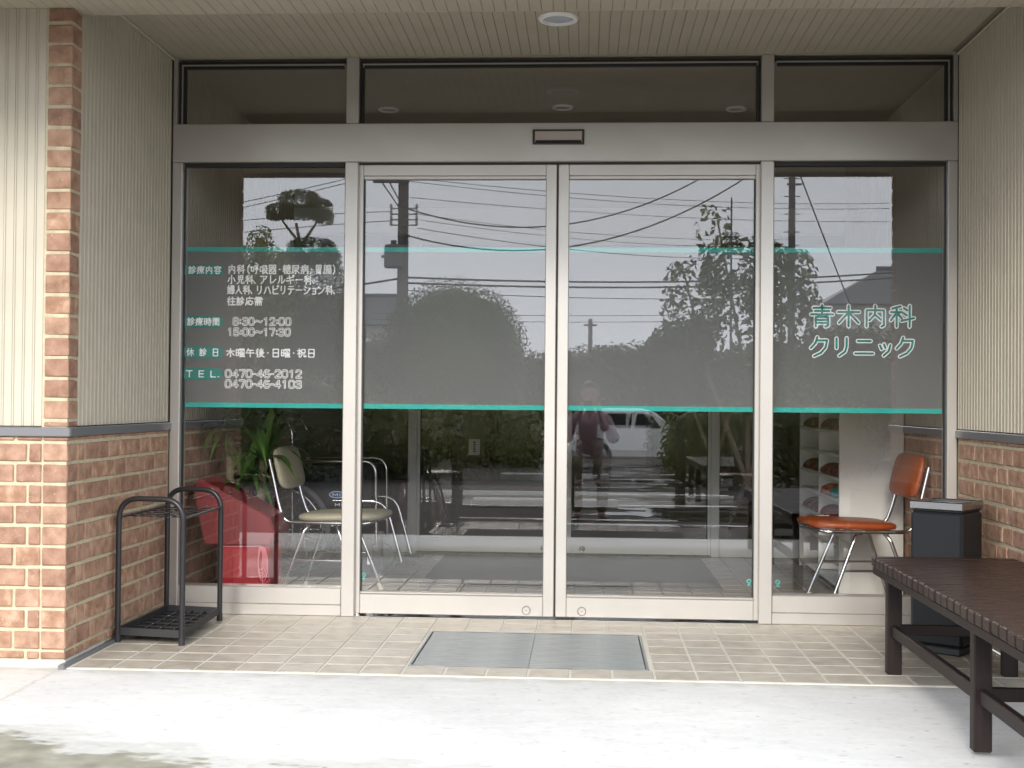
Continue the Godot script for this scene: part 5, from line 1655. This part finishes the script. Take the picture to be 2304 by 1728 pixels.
func wheelchair() -> void:
	var o := thing("wheelchair", "folded black wheelchair with grey tyres and chrome tubes behind the beige chair", "wheelchair", Vector3(-1.52, 0, -1.5))
	var zs := [-0.2, 0.2]
	for z in zs:
		var b := MB.new()
		var rim := PackedVector3Array()
		var hand := PackedVector3Array()
		for k in 33:
			var a := TAU * k / 32
			rim.append(Vector3(-0.24 + 0.27 * cos(a), 0.29 + 0.27 * sin(a), z * 1.2))
			hand.append(Vector3(-0.24 + 0.235 * cos(a), 0.29 + 0.235 * sin(a), z * 1.36))
		b.tube(rim, 0.018, 10)
		var w := part("wheel", b.mesh(), M.tyre, o)
		b = MB.new()
		b.tube(hand, 0.008, 8)
		part("hand_rim", b.mesh(), M.steel, w)
		b = MB.new()
		for k in 18:
			var a := TAU * k / 18
			b.tube(PackedVector3Array([Vector3(-0.24, 0.29, z * 1.28), Vector3(-0.24 + 0.26 * cos(a), 0.29 + 0.26 * sin(a), z * 1.2)]), 0.0018, 4)
		part("spokes", b.mesh(), M.steel, w)
		# back post with push handle, arm rest hoop, foot rest tube
		b = MB.new()
		b.tube(rounded([Vector3(-0.19, 0.2, z), Vector3(-0.2, 0.9, z), Vector3(-0.32, 0.955, z)], 0.08), 0.0105, 10)
		part("back_post", b.mesh(), M.steel, o)
		part("push_grip", tb([Vector3(-0.245, 0.935, z), Vector3(-0.3, 0.952, z), Vector3(-0.36, 0.96, z)], 0.016, 10), M.dark_plastic, o)
		b = MB.new()
		b.tube(rounded([Vector3(-0.19, 0.68, z), Vector3(0.3, 0.69, z), Vector3(0.31, 0.2, z)], 0.08), 0.0105, 10)
		part("arm_tube", b.mesh(), M.steel, o)
		b = MB.new()
		b.tube(rounded([Vector3(0.05, 0.455, z), Vector3(0.36, 0.455, z), Vector3(0.46, 0.1, z)], 0.09), 0.0105, 10)
		part("footrest_tube", b.mesh(), M.steel, o)
		part("footplate", bx(Vector3(0.42, 0.085, z - 0.06 if z > 0 else z), Vector3(0.54, 0.1, z if z > 0 else z + 0.06), 0.004), M.dark_plastic, o)
		b = MB.new()
		b.lathe([Vector2(0.0, -0.013), Vector2(0.07, -0.013), Vector2(0.085, -0.008), Vector2(0.085, 0.008), Vector2(0.07, 0.013), Vector2(0, 0.013)], Vector3(0.27, 0.085, z), Vector3(0, 0, 1), 20)
		part("caster", b.mesh(), M.tyre, o)
		part("caster_fork", bx(Vector3(0.258, 0.085, z + 0.016), Vector3(0.292, 0.24, z + 0.022), 0.002), M.steel, o)
		part("skirt_guard", bx(Vector3(-0.16, 0.42, z - 0.004), Vector3(0.28, 0.655, z + 0.004), 0.003), M.black_cloth, o)
	part("backrest", bx(Vector3(-0.2, 0.45, -0.19), Vector3(-0.18, 0.86, 0.19), 0.006), M.black_cloth, o)
	part("seat", bx(Vector3(-0.17, 0.43, -0.19), Vector3(0.25, 0.448, 0.19), 0.006), M.black_cloth, o)
	# oval maker's badge on the near guard
	var z := 0.2048
	var b := MB.new()
	var e := MB.new()
	for q in [[b, 0.048, 0.021, 0.0], [e, 0.043, 0.0165, 0.0006]]:
		var m: MB = q[0]
		var c := m.add(Vector3(0.075, 0.49, z + q[3]), Vector3(0, 0, 1))
		var ring := []
		for k in 28:
			ring.append(m.add(Vector3(0.075 + q[1] * cos(TAU * k / 28), 0.49 + q[2] * sin(TAU * k / 28), z + q[3]), Vector3(0, 0, 1)))
		for k in 28:
			m.face(c, ring[k], ring[(k + 1) % 28])
	part("badge_rim", b.mesh(), M.white_vinyl, o)
	part("badge", e.mesh(), M.blue_badge, o)
	lettering(o, "Mi", 0.045, 0.1, 0.49, 0.018, 0.004, 0.0, z + 0.0012)
	lettering(o, "Mi", 0.06, 0.11, 0.432, 0.018, 0.004, 0.0, z + 0.0012)

func cabinet() -> void:
	var o := thing("shoe_cabinet", "white open shoe cabinet behind the orange chair", "cabinet", Vector3(1.58, 0, -1.6))
	var x0 := 1.404 - 1.58
	var x1 := 1.752 - 1.58
	var z1 := -0.97 + 1.6
	var z0 := -2.25 + 1.6
	part("side_panel", bx(Vector3(x0, 0.0, z1 - 0.02), Vector3(x1, 1.3, z1), 0.002), M.cabinet, o)
	part("side_panel", bx(Vector3(x0, 0.0, z0), Vector3(x1, 1.3, z0 + 0.02), 0.002), M.cabinet, o)
	part("back_panel", bx(Vector3(x1 - 0.012, 0.05, z0 + 0.0205), Vector3(x1, 1.3, z1 - 0.0205)), M.cabinet, o)
	part("top", bx(Vector3(x0 - 0.005, 1.3005, z0 - 0.004), Vector3(x1, 1.325, z1 + 0.004), 0.003), M.cabinet, o)
	part("divider", bx(Vector3(x0 + 0.004, 0.06, -0.01), Vector3(x1 - 0.0125, 1.3, 0.01), 0.002), M.cabinet, o)
	for y in [0.05, 0.265, 0.395, 0.52, 0.64, 0.77, 0.9, 1.06]:
		part("shelf", bx(Vector3(x0 + 0.003, y - 0.018, z0 + 0.0205), Vector3(x1 - 0.0125, y, -0.0105), 0.002), M.cabinet, o)
		part("shelf", bx(Vector3(x0 + 0.003, y - 0.018, 0.0105), Vector3(x1 - 0.0125, y, z1 - 0.0205), 0.002), M.cabinet, o)
	# slippers, toes towards the room
	var first: Node3D = null
	var levels := [[0.9, "top"], [0.64, "upper middle"], [0.395, "lower middle"]]
	for l in levels:
		for k in 4:
			var s := thing("slipper_pair", "dark red slippers on the %s cabinet shelf, %s the front" % [l[1], ["first from", "second from", "third from", "fourth from"][k]], "slippers", Vector3(1.52, float(l[0]) + 0.0005, -1.13 - 0.29 * k), 0.0, "slippers in the shoe cabinet")
			slippers(s, M.slipper)
	var s := thing("slipper_pair", "pair of teal slippers on the shelf between the dark red rows", "slippers", Vector3(1.52, 0.5205, -1.15), 0.0, "slippers in the shoe cabinet")
	slippers(s, M.slipper_teal)
	s = thing("slipper_pair", "pair of orange brown slippers beside the teal pair", "slippers", Vector3(1.52, 0.5205, -1.42), 0.0, "slippers in the shoe cabinet")
	slippers(s, M.orange_seat)

func slippers(o: Node3D, m: Material) -> void:
	for z in [-0.055, 0.055]:
		var b := MB.new()
		b.ball(Vector3(0, 0.008, z), Vector3(0.125, 0.008, 0.044), 8)
		part("sole", b.mesh(), M.slipper_sole, o)
		b = MB.new()
		b.ball(Vector3(-0.05, 0.012, z), Vector3(0.078, 0.052, 0.046), 8)
		for i in b.v.size():
			b.v[i].y = maxf(b.v[i].y, 0.009)
		part("upper", b.mesh(), m, o)

# ---------------------------------------------------------------- the person who took the photograph, crouched in front of the entrance
class Field:
	var lo := Vector3()
	var cell := 0.014
	var nx := 0
	var ny := 0
	var nz := 0
	var f := PackedFloat32Array()
	func setup(a: Vector3, b: Vector3, c: float) -> void:
		lo = a
		cell = c
		nx = int((b.x - a.x) / c) + 2
		ny = int((b.y - a.y) / c) + 2
		nz = int((b.z - a.z) / c) + 2
		f.resize(nx * ny * nz)
		f.fill(1.0)
	func bone(a: Vector3, b: Vector3, ra: float, rb: float, k := 0.03) -> void:
		var m := maxf(ra, rb) + k + cell * 2
		var p0 := (a.min(b) - Vector3.ONE * m - lo) / cell
		var p1 := (a.max(b) + Vector3.ONE * m - lo) / cell
		var ab := b - a
		var l2 := maxf(ab.length_squared(), 1e-8)
		for z in range(maxi(0, int(p0.z)), mini(nz, int(p1.z) + 1)):
			for y in range(maxi(0, int(p0.y)), mini(ny, int(p1.y) + 1)):
				for x in range(maxi(0, int(p0.x)), mini(nx, int(p1.x) + 1)):
					var p := lo + Vector3(x, y, z) * cell
					var t := clampf((p - a).dot(ab) / l2, 0.0, 1.0)
					var d := p.distance_to(a + ab * t) - lerpf(ra, rb, t)
					var i := (z * ny + y) * nx + x
					var h := clampf(0.5 + 0.5 * (f[i] - d) / k, 0.0, 1.0)
					f[i] = lerpf(f[i], d, h) - k * h * (1.0 - h)
	func into(b: MB) -> void:
		var at := {}
		for z in nz - 1:
			for y in ny - 1:
				for x in nx - 1:
					var i := (z * ny + y) * nx + x
					var neg := 0
					var vals := [f[i], f[i + 1], f[i + nx], f[i + nx + 1], f[i + nx * ny], f[i + nx * ny + 1], f[i + nx * ny + nx], f[i + nx * ny + nx + 1]]
					for v in vals:
						if v < 0.0:
							neg += 1
					if neg == 0 or neg == 8:
						continue
					var sum := Vector3()
					var n := 0
					for e in [[0, 1], [2, 3], [4, 5], [6, 7], [0, 2], [1, 3], [4, 6], [5, 7], [0, 4], [1, 5], [2, 6], [3, 7]]:
						var u: float = vals[e[0]]
						var w: float = vals[e[1]]
						if (u < 0.0) != (w < 0.0):
							var t := u / (u - w)
							var pa := Vector3(e[0] & 1, (e[0] >> 1) & 1, (e[0] >> 2) & 1)
							var pb := Vector3(e[1] & 1, (e[1] >> 1) & 1, (e[1] >> 2) & 1)
							sum += pa.lerp(pb, t)
							n += 1
					var g := Vector3(vals[1] + vals[3] + vals[5] + vals[7] - vals[0] - vals[2] - vals[4] - vals[6], vals[2] + vals[3] + vals[6] + vals[7] - vals[0] - vals[1] - vals[4] - vals[5], vals[4] + vals[5] + vals[6] + vals[7] - vals[0] - vals[1] - vals[2] - vals[3])
					at[i] = b.add(lo + (Vector3(x, y, z) + sum / n) * cell, g.normalized())
		for i in at:
			for e in [[1, nx, nx * ny], [nx, nx * ny, 1], [nx * ny, 1, nx]]:
				if (f[i] < 0.0) == (f[i + e[0]] < 0.0):
					continue
				var a: int = i - e[1]; var c: int = i - e[2]; var d: int = i - e[1] - e[2]
				if at.has(a) and at.has(c) and at.has(d):
					b.face(at[i], at[a], at[d])
					b.face(at[i], at[d], at[c])

func photographer() -> void:
	var gy := slope(6.4)
	var o := thing("person", "crouching person in a pink shirt holding a camera, mirrored in the right door", "person", Vector3(0.06, gy, 6.42))
	var up := -gy
	var head := Vector3(0.0, 1.12 + up, -0.06)
	var J := {}
	for s in [-1, 1]:
		J["hip%d" % s] = Vector3(0.085 * s, 0.42 + up, 0.2)
		J["knee%d" % s] = Vector3(0.15 * s, 0.44 + up, -0.16)
		J["ankle%d" % s] = Vector3(0.12 * s, 0.075, 0.03)
		J["toe%d" % s] = Vector3(0.15 * s, 0.035, -0.16)
		J["sh%d" % s] = Vector3(0.165 * s, 0.86 + up, 0.05)
		J["el%d" % s] = Vector3(0.23 * s, 0.70 + up, -0.12)
		J["wr%d" % s] = Vector3(0.085 * s, 0.97 + up, -0.235)
	var chest := Vector3(0, 0.78 + up, 0.08)
	var waist := Vector3(0, 0.56 + up, 0.16)
	var pelvis := Vector3(0, 0.44 + up, 0.2)
	# the body, one continuous surface
	var b := MB.new()
	var F := Field.new()
	F.setup(Vector3(-0.36, -0.02, -0.34), Vector3(0.36, 1.34 + up, 0.42), 0.0145)
	F.bone(pelvis, waist, 0.125, 0.105)
	F.bone(waist, chest, 0.105, 0.12)
	F.bone(Vector3(-0.1, 0.83 + up, 0.06), Vector3(0.1, 0.83 + up, 0.06), 0.085, 0.085)
	F.bone(chest, Vector3(0, 1.0 + up, -0.02), 0.055, 0.046)
	F.bone(head + Vector3(0, -0.05, -0.012), head + Vector3(0, 0.03, 0.01), 0.07, 0.088, 0.02)
	F.bone(head + Vector3(0, -0.012, -0.085), head + Vector3(0, -0.03, -0.1), 0.01, 0.013, 0.01)
	for s in [-1, 1]:
		F.bone(head + Vector3(0.084 * s, -0.015, 0.0), head + Vector3(0.088 * s, 0.015, 0.008), 0.012, 0.014, 0.008)
		F.bone(J["hip%d" % s], J["knee%d" % s], 0.078, 0.055)
		F.bone(J["knee%d" % s], J["ankle%d" % s], 0.054, 0.036)
		F.bone(J["ankle%d" % s] + Vector3(0, -0.035, 0.03), J["toe%d" % s], 0.038, 0.03)
		F.bone(J["sh%d" % s], J["el%d" % s], 0.046, 0.037)
		F.bone(J["el%d" % s], J["wr%d" % s], 0.037, 0.025)
	F.into(b)
	for s in [-1, 1]:
		var H := Field.new()
		var w: Vector3 = J["wr%d" % s]
		H.setup(w + Vector3(-0.1, -0.09, -0.13), w + Vector3(0.1, 0.1, 0.05), 0.004)
		var palm := w + Vector3(-0.012 * s, 0.045, -0.035)
		H.bone(w, palm, 0.024, 0.022, 0.012)
		H.bone(w + Vector3(0.008 * s, 0.01, -0.01), palm + Vector3(0.014 * s, -0.002, -0.008), 0.018, 0.018, 0.012)
		var lens := [0.036, 0.042, 0.038, 0.03]
		for k in 4:
			var a := palm + Vector3(0.012 * s, 0.024 - 0.0175 * k, -0.02)
			var m := a + Vector3(0.004 * s, 0.004, -float(lens[k]))
			var e := m + Vector3(-0.028 * s, -0.003, -0.008)
			H.bone(a, m, 0.0092, 0.0085, 0.006)
			H.bone(m, e, 0.0083, 0.007, 0.006)
		var t0 := palm + Vector3(-0.012 * s, -0.02, 0.002)
		var t1 := t0 + Vector3(-0.02 * s, 0.004, -0.018)
		H.bone(t0, t1, 0.0115, 0.0095, 0.006)
		H.bone(t1, t1 + Vector3(-0.016 * s, 0.014, -0.008), 0.0093, 0.0078, 0.006)
		H.into(b)
	part("body", b.mesh(), M.skin, o)
	# clothes follow the same bones a little wider
	b = MB.new()
	F = Field.new()
	F.setup(Vector3(-0.36, 0.3 + up, -0.34), Vector3(0.36, 1.05 + up, 0.42), 0.0145)
	F.bone(Vector3(0, 0.5 + up, 0.18), chest, 0.133, 0.138)
	F.bone(Vector3(-0.1, 0.84 + up, 0.06), Vector3(0.1, 0.84 + up, 0.06), 0.1, 0.1)
	for s in [-1, 1]:
		F.bone(J["sh%d" % s], J["el%d" % s], 0.062, 0.056)
		F.bone(J["el%d" % s], J["el%d" % s].lerp(J["wr%d" % s], 0.8), 0.054, 0.042)
	F.into(b)
	part("shirt", b.mesh(), M.shirt_pink, o)
	b = MB.new()
	F = Field.new()
	F.setup(Vector3(-0.36, 0.02, -0.34), Vector3(0.36, 0.72 + up, 0.42), 0.0145)
	F.bone(pelvis, waist + Vector3(0, -0.04, 0), 0.14, 0.122)
	for s in [-1, 1]:
		F.bone(J["hip%d" % s], J["knee%d" % s], 0.094, 0.07)
		F.bone(J["knee%d" % s], J["ankle%d" % s].lerp(J["knee%d" % s], 0.1), 0.069, 0.056)
	F.into(b)
	part("trousers", b.mesh(), M.trousers, o)
	b = MB.new()
	F = Field.new()
	F.setup(head - Vector3(0.14, 0.2, 0.14), head + Vector3(0.14, 0.16, 0.16), 0.009)
	F.bone(head + Vector3(0, 0.045, 0.018), head + Vector3(0, 0.02, 0.035), 0.09, 0.092, 0.02)
	F.bone(head + Vector3(0, 0.0, 0.05), head + Vector3(0, -0.1, 0.055), 0.078, 0.055, 0.03)
	F.into(b)
	part("hair", b.mesh(), M.hair, o)
	for s in [-1, 1]:
		part("shoe", bx(Vector3(-0.042, 0.0, -0.13), Vector3(0.042, 0.062, 0.11), 0.024), M.dark_plastic, o, Vector3(0.138 * s, 0.001, -0.06))
		b = MB.new()
		b.ball(head + Vector3(0.031 * s, 0.005, -0.077), Vector3(0.012, 0.007, 0.006), 6)
		part("eye", b.mesh(), M.camera_black, o)
	b = MB.new()
	b.box(head + Vector3(-0.022, -0.062, -0.083), head + Vector3(0.022, -0.054, -0.076), 0.003)
	part("mouth", b.mesh(), M.red_light, o)
	var c := thing("compact_camera", "small dark compact camera held up by the crouching person", "camera", Vector3(0.03, 1.0, 6.118))
	part("camera_body", bx(Vector3(-0.05, 0.0, -0.012), Vector3(0.05, 0.058, 0.012), 0.005), M.camera_black, c)
